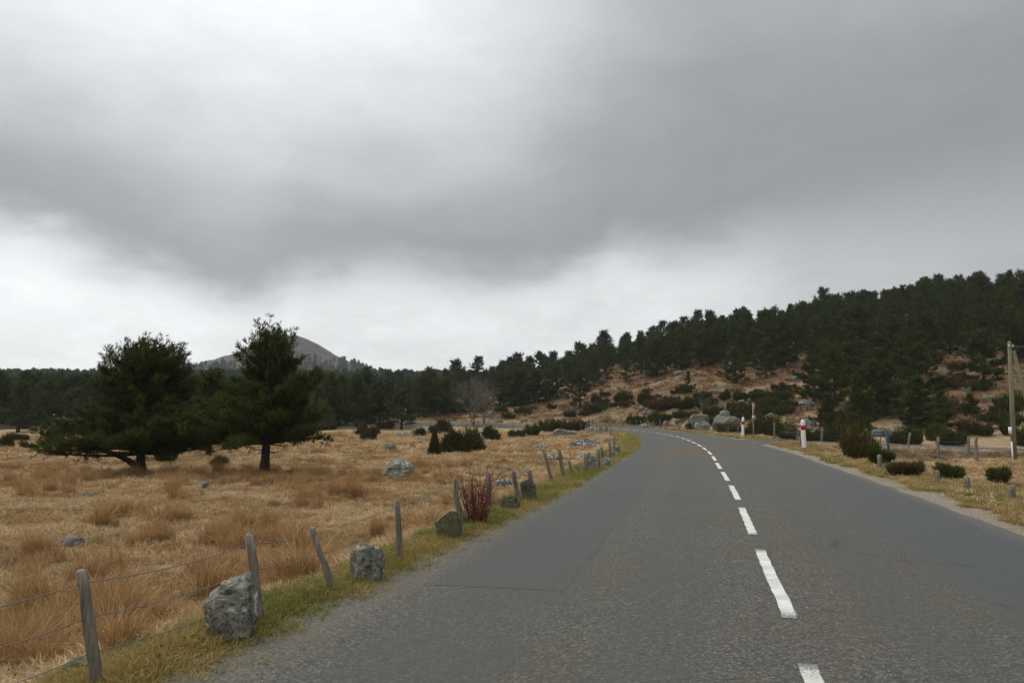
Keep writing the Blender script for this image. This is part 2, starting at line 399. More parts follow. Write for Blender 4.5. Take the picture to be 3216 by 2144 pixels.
def paint(name, c, rough=.6, wear=0.0, wearc=(.2, .19, .17), sc=30):
    m, nt, b = new_mat(name, rough); n = noise_n(nt, pos(nt), sc, 5, .7)
    n2 = noise_n(nt, pos(nt), 2.2, 3)
    cc = mixc(nt, mapr(nt, n2, .3, .7, 0, .12), c, tuple(x * .6 for x in c))
    if wear: cc = mixc(nt, mapr(nt, n, .60 - wear * .2, .66 - wear * .2, 0, .85), cc, wearc)
    LK(nt, cc, b.inputs['Base Color']); return m
MAT['white'] = paint('white_plastic', (.80, .80, .78), .5)
MAT['red'] = paint('red_reflective_band', (.40, .008, .026), .4)
MAT['signred'] = paint('sign_red', (.42, .018, .030), .4)
MAT['signwhite'] = paint('sign_white', (.72, .72, .71), .4)
MAT['steel'] = paint('galvanised_steel', (.30, .31, .31), .5)
MAT['signback'] = paint('grey_green_sign_back', (.17, .195, .195), .5)
MAT['signpost'] = paint('green_grey_post', (.050, .085, .085), .6)
MAT['ink'] = paint('dark_print', (.10, .10, .10), .6)
MAT['wire'] = paint('rusty_wire', (.10, .095, .09), .6)
MAT['pole'] = paint('treated_pole_wood', (.20, .19, .115), .9, .3, (.12, .115, .07), 9)
MAT['concrete'] = paint('old_stone', (.22, .21, .19), .9)
MAT['yellow'] = paint('pale_yellow_marker', (.65, .60, .28), .5)

def asphalt():
    m, nt, b = new_mat('asphalt', .88); w = pos(nt); s = attr(nt, 's'); t = attr(nt, 't')
    fine = noise_n(nt, w, 90, 3, .8); mid = noise_n(nt, w, 26, 3, .7); big = noise_n(nt, w, .35, 4, .55); bl = noise_n(nt, w, 1.6, 4, .6)
    g = mixc(nt, mapr(nt, fine, .34, .66), (.032, .031, .028), (.102, .098, .086))
    g = mixc(nt, mapr(nt, mid, .52, .70, 0, .55), g, (.150, .138, .112))
    grit = noise_n(nt, w, 24, 2, .7); g = mixc(nt, mapr(nt, grit, .52, .66, 0, .6), g, (.165, .152, .122)); g = mixc(nt, mapr(nt, grit, .46, .34, 0, .6), g, (.034, .033, .031))
    chip = noise_n(nt, w, 52, 2, .6); g = mixc(nt, mapr(nt, chip, .58, .66, 0, .9), g, (.27, .245, .195)); g = mixc(nt, mapr(nt, chip, .42, .33, 0, .85), g, (.024, .024, .023))
    patch = noise_n(nt, w, 4.5, 5, .7); g = mixc(nt, mapr(nt, patch, .35, .68, 0, .45), g, (.085, .080, .067))
    g = mixc(nt, mapr(nt, big, .38, .62, 0, .42), g, (.084, .072, .050))
    # polished wheel paths, bluish; mown along the road
    at_ = math_n(nt, 'ADD', t, math_n(nt, 'MULTIPLY', math_n(nt, 'SUBTRACT', bl, .5), .8))
    def band(c, h): return mapr(nt, math_n(nt, 'ABSOLUTE', math_n(nt, 'SUBTRACT', at_, c)), h * .4, h, 1.0, 0.0)
    for c, h, k in ((-2.35, .75, .45), (-.95, .5, .35), (.95, .5, .30)):
        g = mixc(nt, math_n(nt, 'MULTIPLY', band(c, h), k), g, (.066, .070, .069))
    # smoother bluish surface over the outer right lane, with a ragged joint
    rp = math_n(nt, 'MULTIPLY', mapr(nt, at_, 1.30, 1.95), mapr(nt, s, 13, 30, 1, .25))
    sm = mixc(nt, mapr(nt, fine, .3, .7), (.038, .043, .045), (.086, .094, .096))
    g = mixc(nt, math_n(nt, 'MULTIPLY', rp, .78), g, sm)
    # a re-laid strip in the left lane with a tarred joint
    tj = math_n(nt, 'ADD', t, math_n(nt, 'MULTIPLY', math_n(nt, 'SUBTRACT', bl, .5), .22))
    sj = math_n(nt, 'ADD', s, math_n(nt, 'MULTIPLY', math_n(nt, 'SUBTRACT', bl, .5), .16))
    ps = math_n(nt, 'MULTIPLY', mapr(nt, sj, 6.98, 7.06), mapr(nt, s, 20.0, 34.0, 1, .15))
    pt = math_n(nt, 'MULTIPLY', mapr(nt, tj, -3.15, -3.05), mapr(nt, tj, -2.0, -1.70, 1, 0))
    g = mixc(nt, math_n(nt, 'MULTIPLY', math_n(nt, 'MULTIPLY', ps, pt), .72), g, mixc(nt, mapr(nt, fine, .3, .7), (.046, .047, .045), (.104, .104, .098)))
    seam = math_n(nt, 'MULTIPLY', mapr(nt, math_n(nt, 'ABSOLUTE', math_n(nt, 'SUBTRACT', sj, 6.99)), .015, .05, 1, 0), mapr(nt, math_n(nt, 'ABSOLUTE', math_n(nt, 'ADD', t, 2.5)), .62, .70, 1, 0))
    seam2 = math_n(nt, 'MULTIPLY', mapr(nt, math_n(nt, 'ABSOLUTE', math_n(nt, 'ADD', tj, 1.86)), .01, .035, 1, 0), mapr(nt, s, 6.9, 7.0))
    seam2 = math_n(nt, 'MULTIPLY', seam2, mapr(nt, s, 14, 30, .8, 0))
    g = mixc(nt, math_n(nt, 'MAXIMUM', math_n(nt, 'MULTIPLY', seam, .45), math_n(nt, 'MULTIPLY', seam2, .22)), g, (.022, .022, .022))
    # hairline cracks
    vo = NN(nt, 'ShaderNodeTexVoronoi'); vo.feature = 'DISTANCE_TO_EDGE'; vo.inputs['Scale'].default_value = .55
    wv = NN(nt, 'ShaderNodeMix'); wv.data_type = 'VECTOR'; wv.inputs[0].default_value = .12
    nzz = NN(nt, 'ShaderNodeTexNoise'); nzz.inputs['Scale'].default_value = 2.2; LK(nt, w, nzz.inputs['Vector'])
    LK(nt, w, wv.inputs[4]); LK(nt, nzz.outputs['Color'], wv.inputs[5]); LK(nt, wv.outputs[1], vo.inputs['Vector'])
    ck = math_n(nt, 'MULTIPLY', mapr(nt, vo.outputs['Distance'], .004, .012, 1, 0), mapr(nt, big, .56, .62))
    g = mixc(nt, math_n(nt, 'MULTIPLY', ck, .35), g, (.025, .025, .024))
    # brown mud dragged over the lane
    mp = NN(nt, 'ShaderNodeMapping'); LK(nt, w, mp.inputs[0]); mp.vector_type = 'TEXTURE'
    mp.inputs['Location'].default_value = (8.2, 36.5, 0); mp.inputs['Rotation'].default_value = (0, 0, math.radians(62))
    sx = NN(nt, 'ShaderNodeSeparateXYZ'); LK(nt, mp.outputs[0], sx.inputs[0])
    mud = math_n(nt, 'MULTIPLY', mapr(nt, math_n(nt, 'ABSOLUTE', sx.outputs[0]), 3.5, 7.5, 1, 0),
                 mapr(nt, math_n(nt, 'ABSOLUTE', math_n(nt, 'ADD', sx.outputs[1], math_n(nt, 'MULTIPLY', math_n(nt, 'SUBTRACT', bl, .5), 1.6))), .2, .75, 1, 0))
    g = mixc(nt, math_n(nt, 'MULTIPLY', mud, .8), g, (.125, .070, .038))
    # dust and grit toward the edges
    ed = mapr(nt, math_n(nt, 'ADD', math_n(nt, 'ABSOLUTE', t), math_n(nt, 'MULTIPLY', math_n(nt, 'SUBTRACT', mid, .5), .5)), 3.02, 3.4)
    g = mixc(nt, math_n(nt, 'MULTIPLY', ed, .28), g, (.17, .145, .105))
    LK(nt, g, b.inputs['Base Color'])
    rr = mapr(nt, rp, 0, 1, .88, .74); LK(nt, rr, b.inputs['Roughness'])
    bump(nt, b, math_n(nt, 'ADD', fine, math_n(nt, 'MULTIPLY', mid, .6)), .55, .012); return m
MAT['asphalt'] = asphalt()
def roadpaint():
    m, nt, b = new_mat('worn_road_paint', .8); w = pos(nt)
    n = noise_n(nt, w, 70, 4, .75); k = noise_n(nt, w, 5, 3)
    e = attr(nt, 'tint')                                    # 1 in the middle, 0 at the worn rim
    f = math_n(nt, 'ADD', n, math_n(nt, 'MULTIPLY', mapr(nt, e, 0, 1), .22))
    c = mixc(nt, mapr(nt, f, .52, .64), (.13, .125, .115), mixc(nt, mapr(nt, k, .3, .7), (.48, .47, .43), (.66, .65, .60)))
    LK(nt, c, b.inputs['Base Color']); return m
MAT['roadpaint'] = roadpaint()

def ground_mat():
    m, nt, b = new_mat('moorland_ground', .97); w = pos(nt)
    z = NN(nt, 'ShaderNodeSeparateXYZ'); LK(nt, attr(nt, 'zone', True), z.inputs[0]); verge, grav, russ = z.outputs
    scree = attr(nt, 'scree')
    n0 = noise_n(nt, w, .16, 5, .6); n1 = noise_n(nt, w, 1.1, 5, .65, .4); n2 = noise_n(nt, w, 6.5, 5, .7, .6); n3 = noise_n(nt, w, 30, 3, .7)
    c = mixc(nt, mapr(nt, n2, .32, .68), (.20, .135, .065), (.47, .345, .20))
    c = mixc(nt, mapr(nt, n1, .50, .68, 0, .75), c, (.25, .150, .070))
    c = mixc(nt, mapr(nt, n0, .50, .62, 0, .6), c, (.20, .175, .065))
    c = mixc(nt, mapr(nt, n1, .36, .28, 0, .7), c, (.075, .056, .034))
    # hillside: russet dead bracken, heather and thin grass
    h = mixc(nt, mapr(nt, n2, .34, .66), (.075, .040, .022), (.23, .128, .066))
    h = mixc(nt, mapr(nt, n0, .42, .62, 0, .75), h, (.31, .205, .11))
    h = mixc(nt, mapr(nt, n1, .50, .62, 0, .75), h, (.060, .058, .022))
    c = mixc(nt, russ, c, h)
    v = mixc(nt, mapr(nt, n2, .3, .7), (.10, .095, .026), (.26, .20, .075)); c = mixc(nt, verge, c, v)
    g = mixc(nt, mapr(nt, n3, .3, .7), (.13, .105, .080), (.38, .32, .25))
    g = mixc(nt, mapr(nt, n2, .55, .75, 0, .6), g, (.30, .20, .12)); c = mixc(nt, grav, c, g)
    sc = mixc(nt, mapr(nt, noise_n(nt, w, .12, 6, .7), .35, .65), (.034, .031, .027), (.082, .074, .062))
    sc = mixc(nt, mapr(nt, n0, .5, .62, 0, .5), sc, (.13, .095, .06))
    c = mixc(nt, scree, c, sc)
    LK(nt, c, b.inputs['Base Color'])
    bump(nt, b, math_n(nt, 'ADD', math_n(nt, 'MULTIPLY', n2, 1.0), math_n(nt, 'MULTIPLY', n3, .35)), .8, .10); return m
MAT['ground'] = ground_mat()

# ------------------------------------------------------------------ ground sheet out to the horizon
def build_ground():
    front = np.radians(np.linspace(-40, 40, 470)); back = np.radians(np.linspace(40, 320, 90)[1:-1])
    ang = np.concatenate([front, back])
    rad = np.concatenate([[0.4, 1.2, 2.0], np.geomspace(2.6, 260, 440), np.geomspace(266, 1500, 90)[0:], np.geomspace(1600, 9000, 14)])
    A, R = np.meshgrid(ang, rad); X = R * np.sin(A); Y = R * np.cos(A)
    Z, t, t2, i, j = H(X.ravel(), Y.ravel(), True)
    x, y = X.ravel(), Y.ravel()
    V = np.column_stack([x, y, Z]); na, nr = len(ang), len(rad)
    a = np.arange(na); q = []
    for k in range(nr - 1):
        q.append(np.column_stack([k * na + a, (k + 1) * na + a, (k + 1) * na + (a + 1) % na, k * na + (a + 1) % na]))
    q = np.vstack(q)
    hs = side_hw(j)
    dm = np.abs(t)
    verge = np.where(t < 0, 1 - sstep(HW + .6, HW + 1.2, dm + (fbm(x * 2, y * 2, 4) - .5) * .8), (1 - sstep(HW + 2.0, HW + 3.6, dm + (fbm(x * 2, y * 2, 4) - .5) * 1.2)) * .75)
    gr = np.where(t > 0, 1 - sstep(HW + .25, HW + .8, dm + (fbm(x * 1.3, y * 1.3, 6) - .5) * 1.0), (1 - sstep(HW + .0, HW + .14, dm)) * .4)
    gr = np.maximum(gr, np.where((t > 0), (1 - sstep(hs + 1.5, hs + 2.7, np.abs(t2))) * (x > 13.5) * (y < 60), 0))
    russ = np.where(t > 0, sstep(.25, 2.2, hill(x, y)) * sstep(-25, 12, x), 0)
    far = far_land(x, y)
    rr = np.sqrt((x + 247) ** 2 + (y - 900) ** 2)
    scree = sstep(44, 54, far + 6 * (fbm(x / 20, y / 20, 2) - .5)) * (rr < 300)
    me = mesh_of('ground', V, q, {'zone': np.column_stack([verge, gr, russ]), 'scree': scree}, True)
    o = link('ground', me, MAT['ground']); o['kind'] = 'structure'; o['label'] = 'tan moorland of dead grass rising to stony pine slopes'
    return o
ground = build_ground()

# ------------------------------------------------------------------ roads
def road_strip(name, P, T, S, hwf, bankf, lift, ncross, jit, seed):
    n = len(P); V = []; s_ = []; t_ = []
    hl = hwf + (np.interp(S, [-5, 4, 8, 14, 24], [.46, .44, .30, .10, -.04]) if name == 'road' else 0)
    N = np.column_stack([T[:, 1], -T[:, 0]])
    for k in range(ncross + 1):
        u = -1 + 2 * k / ncross
        h = (hl if u < 0 else hwf).copy()
        if k in (0, ncross): h = h + jit * (fbm(S * 1.4, np.full(n, k * 3.1), seed, 4) - .5) * 2
        tt = u * h
        V.append(np.column_stack([P[:, 0] + N[:, 0] * tt, P[:, 1] + N[:, 1] * tt, P[:, 2] + bankf * tt + lift - .008 * (np.abs(u) ** 3)])); s_.append(S); t_.append(tt)
    V = np.stack(V, 1).reshape(-1, 3); w = ncross + 1; q = []
    for i in range(n - 1):
        for k in range(ncross): q.append((i * w + k, i * w + k + 1, (i + 1) * w + k + 1, (i + 1) * w + k))
    me = mesh_of(name, V, np.array(q), {'s': np.stack(s_, 1).ravel(), 't': np.stack(t_, 1).ravel()}, True)
    o = link(name, me, MAT['asphalt']); o['kind'] = 'structure'; return o
MI = np.arange(len(MAIN))
road = road_strip('road', MAIN, MT, MS, np.full(len(MAIN), HW), bank_at(MI), 0.012, 10, .10, 71)
road['label'] = 'grey two lane asphalt road bending left'
SI = np.arange(len(SIDE)); sel = SIDE[:, 0] > 11.0
side = road_strip('side_road', SIDE[sel], ST[sel], SS[sel], side_hw(SI[sel]), np.zeros(sel.sum()), 0.004, 8, .12, 83)
side['label'] = 'narrow side road joining from the right'

def marking(s0, s1, t0, w, P=MAIN, T=MT, S=MS, parent=road):
    n = max(4, int((s1 - s0) / .18)); rows = []; tint = []
    us = np.array([-.5, -.42, 0, .42, .5])
    ss = np.linspace(s0, s1, n)
    for a, s in enumerate(ss):
        k = min(int(np.searchsorted(S, s)), len(S) - 1); k0 = max(k - 1, 0)
        f = (s - S[k0]) / max(S[k] - S[k0], 1e-6); p = P[k0] * (1 - f) + P[k] * f; tn = T[k]
        e = (random.random() - .5) * .014
        for u in us:
            tt = t0 + u * w + e * (abs(u) > .45) + e * .3
            b = float(bank_at(k)) if P is MAIN else 0
            rows.append((p[0] + tn[1] * tt, p[1] - tn[0] * tt, p[2] + b * tt + .0165))
            tint.append(0.0 if (abs(u) > .45 or a in (0, n - 1)) else (.6 if a in (1, n - 2) else 1.0))
    q = [(i * 5 + k, i * 5 + k + 1, (i + 1) * 5 + k + 1, (i + 1) * 5 + k) for i in range(n - 1) for k in range(4)]
    return link('lane_marking', mesh_of('lane_marking', np.array(rows), np.array(q), {'tint': np.array(tint)}), MAT['roadpaint'], parent)
S_FIRST = float(np.interp(5.16, MAIN[:, 1][:250], MS[:250]))
for k in range(-1, 25):
    e = S_FIRST + k * 4.44
    marking(e - 3.28, e, 0.0, .118)
# faint white line across the mouth of the side road
pa = at(2308, 1375); pb = at(2362, 1379)
Vl = []; nl = 10
for k in range(nl + 1):
    p = pa.lerp(pb, k / nl)
    for o_ in (-.07, .07): Vl.append((p.x, p.y + o_, .0175 - .02 * (1 if False else 0)))
link('give_way_line', mesh_of('give_way_line', np.array(Vl), np.array([(2 * k, 2 * k + 2, 2 * k + 3, 2 * k + 1) for k in range(nl)]), {'tint': np.full(2 * nl + 2, .5)}), MAT['roadpaint'], road)

# ------------------------------------------------------------------ plants: geometry generators
def tufts(C, A, La, Ln, nb, width, r, spread=(.5, 1.15), tint=None):
    """needle clusters: nb thin triangles fanned round the axis A of each cluster centred at C"""
    n = len(C); N = n * nb
    C = np.repeat(C, nb, 0); A = np.repeat(unit(A), nb, 0); L = np.repeat(np.broadcast_to(La, (n,)), nb); l = np.repeat(np.broadcast_to(Ln, (n,)), nb)
    base = C + A * (L * r.random(N))[:, None]
    Q = r.normal(size=(N, 3)); Q = unit(Q - A * (Q * A).sum(1, keepdims=True)); W = np.cross(A, Q)
    ph = spread[0] + (spread[1] - spread[0]) * r.random(N)
    D = A * np.cos(ph)[:, None] + Q * np.sin(ph)[:, None]
    l = l * (.7 + .6 * r.random(N)); w = width * l
    V = np.empty((N, 3, 3)); V[:, 0] = base - W * w[:, None]; V[:, 1] = base + W * w[:, None]; V[:, 2] = base + D * l[:, None]
    tt = r.random(n) if tint is None else tint
    tt = np.clip(np.repeat(np.repeat(tt, nb)[:, None], 3, 1) + (r.random((N, 1)) - .5) * .35, 0, 1)
    return V.reshape(-1, 3), np.arange(N * 3).reshape(-1, 3), tt.ravel()
def bez(a, b, c, n):
    t = np.linspace(0, 1, n)[:, None]; return a * (1 - t) ** 2 + 2 * b * t * (1 - t) + c * t * t

def pine(seed, h, left, right, z0, nbr, twig, La, Ln, blades, trunk_r, lean=0.0, sides=8, bsides=4, depth_k=.9, width=.10, fork=False, stubs=0, leaders=0, irr=(.70, .42), thin=.0, lead_w=.9, whorl=0.0, lobes=1.0, solid=0.0):
    r = np.random.default_rng(seed); wood = Geo(); C = []; A = []; B = []
    zz = np.linspace(0, h * .96, 9)
    wob = np.column_stack([lean * (zz / h) * h + .05 * h * np.sin(zz / h * 3 + seed) * (zz / h) * .4, .03 * h * np.cos(zz / h * 4 + seed) * (zz / h), zz])
    rad = trunk_r * (1 - .9 * (zz / h)) ; rad[0] *= 1.35
    def trunk_at(z):
        return np.array([np.interp(z, zz, wob[:, 0]), np.interp(z, zz, wob[:, 1]), z])
    wood.add(*tube(wob, rad, sides))
    lz, lr = np.array(left).T; rz_, rr_ = np.array(right).T
    az = r.random() * 6
    for b in range(nbr):
        u = (b + .5 + (r.random() - .5) * .8) / nbr
        zt = z0 + (h - z0) * u ** .85
        if whorl: zt = zt * .25 + .75 * (z0 + round((zt - z0) / whorl) * whorl) + whorl * .25 * (r.random() - .5)
        az += 2.4 + (r.random() - .5) * .9
        w = (1 + math.cos(az)) / 2; Rm = np.interp(zt, lz, lr) * (1 - w) + np.interp(zt, rz_, rr_) * w
        lob = float(vnoise(np.array([(az % 6.2832) * lobes + seed * 7.3]), np.array([zt * 1.5 / max(h / 6, .5) + seed]), seed)[0])
        low_ = zt < solid * h
        if lob < .20 and lobes and not low_: continue
        if lobes: Rm *= (.86 + .22 * lob) if low_ else (.52 + .80 * lob)
        Rm *= (1 - (1 - depth_k) * abs(math.sin(az))) * (irr[0] + irr[1] * r.random())
        frac = (zt - z0) / (h - z0)
        rise = Rm * ((-.10 + .05 * r.random() if zt < .25 * h and solid else .05 + .15 * r.random()) + .75 * frac ** 1.4)
        zs = max(z0 * (1.0 if solid else .8), min(zt - rise, h * .9))
        a = trunk_at(zs); tipx = trunk_at(min(zt, h * .95))[:2]
        c = np.array([tipx[0] + math.cos(az) * Rm, tipx[1] + math.sin(az) * Rm, zt + .04 * h * (r.random() - .3)])
        mid = (a + c) / 2 + np.array([math.cos(az), math.sin(az), 0]) * Rm * .12 + np.array([0, 0, -.10 * Rm if not (solid and zt < .25 * h) else .03 * Rm])
        P = bez(a, mid, c, 6)
        L = np.linalg.norm(P[-1] - P[0])
        br = np.linspace(trunk_r * .30 * (1 - .6 * frac) + .004, .006, 6)
        wood.add(*tube(P, br, bsides, False))
        nt_ = max(4, int(twig * L * (.8 + .4 * r.random()) * (1 - thin * frac) * (1.3 if low_ else 1.0)))
        f = .22 + .80 * r.random(nt_) ** .75; f = np.clip(f, 0, 1)
        pts = bez(a, mid, c, 40)[(f * 39).astype(int)]
        out = unit(c - a)[None]; sidev = r.normal(size=(nt_, 3)) * np.array([1, 1, .55]); sidev[:, 2] += .35 + .5 * frac
        d = unit(out * .8 + sidev * .9)
        tl = (.10 + .22 * r.random(nt_)) * (0.35 * L + .25) * (1.15 - .55 * f)
        q = pts + d * tl[:, None]
        C.append(q); A.append(unit(d + np.array([0, 0, .45 + .4 * frac])))
        C.append(pts + d * (tl * .45)[:, None]); A.append(d)
        bt_ = r.random(); B.append(np.full(2 * nt_, bt_) * .55 + .45 * r.random(2 * nt_) * np.concatenate([np.ones(nt_), np.full(nt_, .5)]))  # clump light and shade put into the needle tint, per branch, darker inward
        if nt_ > 8 and seed < 50:
            for k in range(0, nt_, 5): wood.add(*tube(np.array([pts[k], q[k]]), [.008, .003], 3, False))
    # leading shoots stand up at the top
    for k in range(leaders):
        w_ = r.random() * 6.28; Rm = np.interp(h * .88, lz, lr) * lead_w * math.sqrt(r.random())
        p0 = trunk_at(h * .78) + np.array([math.cos(w_) * Rm, math.sin(w_) * Rm * .8, 0]); hh = h * (.10 + .13 * r.random()) + h * .1 * (1 - Rm / (np.interp(h * .9, lz, lr) + .01))
        p1 = p0 + np.array([math.cos(w_) * .12, math.sin(w_) * .12, hh])
        wood.add(*tube(np.array([trunk_at(h * .6), p0, p1]), [.03, .02, .005], 4, False))
        for s in np.linspace(.15, 1, 6):
            p = p0 + (p1 - p0) * s
            for _ in range(4):
                d = unit(r.normal(size=3) * np.array([1, 1, .3]) + np.array([0, 0, .9])); C.append((p + d * .06 * (1.3 - s) * 3)[None]); A.append(d[None])
    top = trunk_at(h * .96)
    for _ in range(10):
        d = unit(r.normal(size=3) + np.array([0, 0, 1.6])); C.append((top + d * .05 * h * r.random())[None]); A.append(d[None])
    if fork:
        P = bez(trunk_at(.15), np.array([-.35, -.05, .75]), np.array([-1.5, -.25, 1.05]), 7); wood.add(*tube(P, np.linspace(trunk_r * .55, .03, 7), 6, False))
        P = bez(trunk_at(.35), np.array([-.6, -.1, .95]), np.array([-1.8, .2, 1.15]), 7); wood.add(*tube(P, np.linspace(trunk_r * .5, .03, 7), 6, False))
    for k in range(stubs):
        a = trunk_at(z0 * (.75 + .3 * r.random())); w_ = r.random() * 6.28
        c = a + np.array([math.cos(w_), math.sin(w_), .1 * (r.random() - .6)]) * (.5 + .9 * r.random())
        wood.add(*tube(bez(a, (a + c) / 2 + np.array([0, 0, -.12]), c, 5), np.linspace(.03, .006, 5), 4, False))
    C = np.vstack(C); A = np.vstack(A)
    B = np.concatenate(B); B = np.concatenate([B, .3 + .5 * r.random(len(C) - len(B))])
    V, T, tt = tufts(C, A, La, Ln, blades, width, r, tint=B)
    return wood.mesh('trunk', True), mesh_of('crown', V, T, {'tint': tt})

def shrub_foliage(seed, w, h, n, La, Ln, blades, width, up=.8, lobes=3, spread=(.08, .55), taper=0.0):
    r = np.random.default_rng(seed); C = []; 
    for k in range(lobes):
        cx, cy = (r.random(2) - .5) * np.array([w * .72, w * .45]) if lobes > 1 else (0, 0)
        sw = w * (.46 if lobes == 1 else .20 + .16 * r.random()); sh = h * (1 if k == 0 else .45 + .5 * r.random())
        m = n // lobes; d = unit(r.normal(size=(m, 3))); d[:, 2] = np.abs(d[:, 2])
        rad = (.45 + .55 * r.random(m) ** .5) * (.62 + .62 * vnoise(d[:, 0] * 3.4 + seed, d[:, 1] * 3.4 + d[:, 2] * 3, k))
        p = d * rad[:, None] * np.array([sw, sw, sh]) + np.array([cx, cy, 0.02])
        p[:, :2] -= (p[:, :2] - [cx, cy]) * taper * (p[:, 2:] / h)
        C.append(p)
    C = np.vstack(C); A = unit(C * np.array([1, 1, .5]) / max(w, .1) + np.array([0, 0, up]) + r.normal(size=C.shape) * .22)
    V, T, tt = tufts(C, A, La, Ln, blades, width, r, spread)
    st = Geo()
    for k in range(7):
        p = C[r.integers(len(C))] * .8; st.add(*tube(bez(np.array([p[0] * .12, p[1] * .12, -.1]), np.array([p[0] * .4, p[1] * .4, p[2] * .6]), p, 5), np.linspace(.018, .005, 5) * (1 + w * .3), 4, False))
    return mesh_of('foliage', V, T, {'tint': tt}), st.mesh('stem', True)

def brush_foliage(seed, w, h, n, La, Ln, blades, width):
    """broom: upright twigs from a spread foot, ragged on top"""
    r = np.random.default_rng(seed); ns = max(10, n // 6); a = r.random(ns) * 6.28; R = np.sqrt(r.random(ns)) * w * .46
    x, y = np.cos(a) * R, np.sin(a) * R * .75
    hh = h * (1 - .40 * (R / (w * .5)) ** 2) * (.22 + .95 * vnoise(x * 3.0 / max(w, .8) * 1.8 + seed, y * 3.0, 3)) * (.55 + .6 * r.random(ns))
    out = np.column_stack([np.cos(a), np.sin(a), np.zeros(ns)]); C = []; A = []
    for f in (.12, .3, .48, .66, .83, 1.0):
        p = np.column_stack([x, y, np.zeros(ns)]) + out * (f ** 1.5 * .28 * hh * (R / (w * .5)))[:, None] + np.array([0, 0, 1.0]) * (hh * f * .88)[:, None]
        C.append(p + r.normal(size=p.shape) * .03 * h); A.append(unit(out * .30 + np.array([0, 0, 1.0]) + r.normal(size=p.shape) * .22))
    V, T, tt = tufts(np.vstack(C), np.vstack(A), La, Ln, blades, width, r, (.05, .42))
    st = Geo()
    for k in range(min(ns, 14)): st.add(*tube(np.array([[x[k] * .7, y[k] * .7, -.1], [x[k], y[k], hh[k] * .5], [x[k] * 1.08, y[k] * 1.08, hh[k] * .95]]), [.012, .008, .004], 4, False))
    return mesh_of('foliage', V, T, {'tint': tt}), st.mesh('stem', True)

def bare_tree(seed, h, trunk_r, stems=1, levels=4, spread=.55):
    r = np.random.default_rng(seed); g = Geo(); tw = Geo()
    def grow(p, d, L, rad, lv):
        n = 4; P = [p]
        for k in range(n): d = unit(d + r.normal(size=3) * .13 + np.array([0, 0, .05])); P.append(P[-1] + d * L / n)
        P = np.array(P); (g if lv >= levels - 1 else tw).add(*tube(P, np.linspace(rad, rad * .55, n + 1), 5 if lv > 1 else 3, False))
        if lv == 0: return
        for k in range(3 if lv > 1 else 4):
            i = r.integers(2, n + 1); q = r.normal(size=3); q = unit(q - d * np.dot(q, d))
            grow(P[i], unit(d + q * (spread + .25 * r.random())), L * (.58 + .2 * r.random()), max(rad * .52, .007), lv - 1)
        grow(P[-1], d, L * .7, max(rad * .55, .007), lv - 1)
    for s in range(stems):
        a = r.random() * 6.28; o = np.array([math.cos(a), math.sin(a), 0]) * (.12 * s)
        grow(o + [0, 0, -.1], unit(np.array([math.cos(a) * .16 * (s > 0), math.sin(a) * .16 * (s > 0), 1])), h * .36, trunk_r, levels)
    return g.mesh('trunk', True), tw.mesh('crown', True)

def stems_shrub(seed, w, h, n):
    r = np.random.default_rng(seed); g = Geo()
    for k in range(n):
        a = r.random() * 6.28; R = w * .5 * math.sqrt(r.random()); hh = h * (.45 + .55 * r.random()) * (1 - .3 * R / w)
        p0 = np.array([math.cos(a) * R * .35, math.sin(a) * R * .35, -.05]); p2 = np.array([math.cos(a) * R * 1.1, math.sin(a) * R * 1.1, hh])
        p1 = np.array([math.cos(a) * R * .6, math.sin(a) * R * .6, hh * .6]) + r.normal(size=3) * .06
        P = bez(p0, p1, p2, 6); g.add(*tube(P, np.linspace(.0060, .0022, 6), 3, False), a=r.random())
        for _ in range(3):
            i = r.integers(1, 5); d = unit(r.normal(size=3) * np.array([1, 1, .6]) + np.array([0, 0, .6])); g.add(*tube(np.array([P[i], P[i] + d * h * .22]), [.004, .002], 3, False), a=r.random())
    return g.mesh('stem', True)

def rock_mesh(seed, sx, sy, sz, cuts=6, rough=.16, sub=3, boxy=1.0):
    bm = bmesh.new(); bmesh.ops.create_icosphere(bm, subdivisions=sub, radius=1.0)
    r = random.Random(seed); vs = [v.co.copy() for v in bm.verts]; bm.verts.ensure_lookup_table()
    pl = []
    for k in range(cuts):
        n = Vector((r.gauss(0, 1), r.gauss(0, 1), r.gauss(0, .7))).normalized(); pl.append((n, (.50 if cuts > 8 else .60) + .3 * r.random()))
    off = Vector((r.random() * 50, r.random() * 50, r.random() * 50))
    for v in bm.verts:
        p = v.co.copy()
        if boxy < 1: p = Vector([math.copysign(abs(c) ** boxy, c) * .88 for c in p])
        for n, d in pl:
            e = p.dot(n) - d
            if e > 0: p -= n * e * .96
        k = 1 + rough * mnoise.fractal(p * 1.7 + off, 1.0, 2.0, 4) + rough * .5 * mnoise.fractal(Vector((p.x * 4, p.y * 4, p.z * 8)) + off, 1.0, 2.0, 4)
        p *= k; v.co = Vector((p.x * sx, p.y * sy, p.z * sz))
    me = bpy.data.meshes.new('boulder'); bm.to_mesh(me); bm.free()
    for p in me.polygons: p.use_smooth = False
    return me


ZONES = [(240, 'at the far left'), (440, 'behind the broad bushy pine'), (600, 'between the two big pines'), (760, 'behind the taller ragged pine'), (880, 'left of the lone roadside pine'), (1000, 'beyond the lone roadside pine'),
         (1140, 'behind the leafless tree'), (1300, 'just right of the leafless tree'), (1420, 'over the far bend'), (1560, 'over the outer bend stakes'), (1660, 'over the tilted slab'), (1760, 'over the give way sign'), (1870, 'over the near bollard'),
         (2000, 'over the young open pine'), (2120, 'over the arrow sign'), (2260, 'left of the utility pole'), (9999, 'behind the utility pole')]
def zone_of(px):
    """a landmark phrase for a photo column (display pixels)"""
    return next(z for m, z in ZONES if px < m)
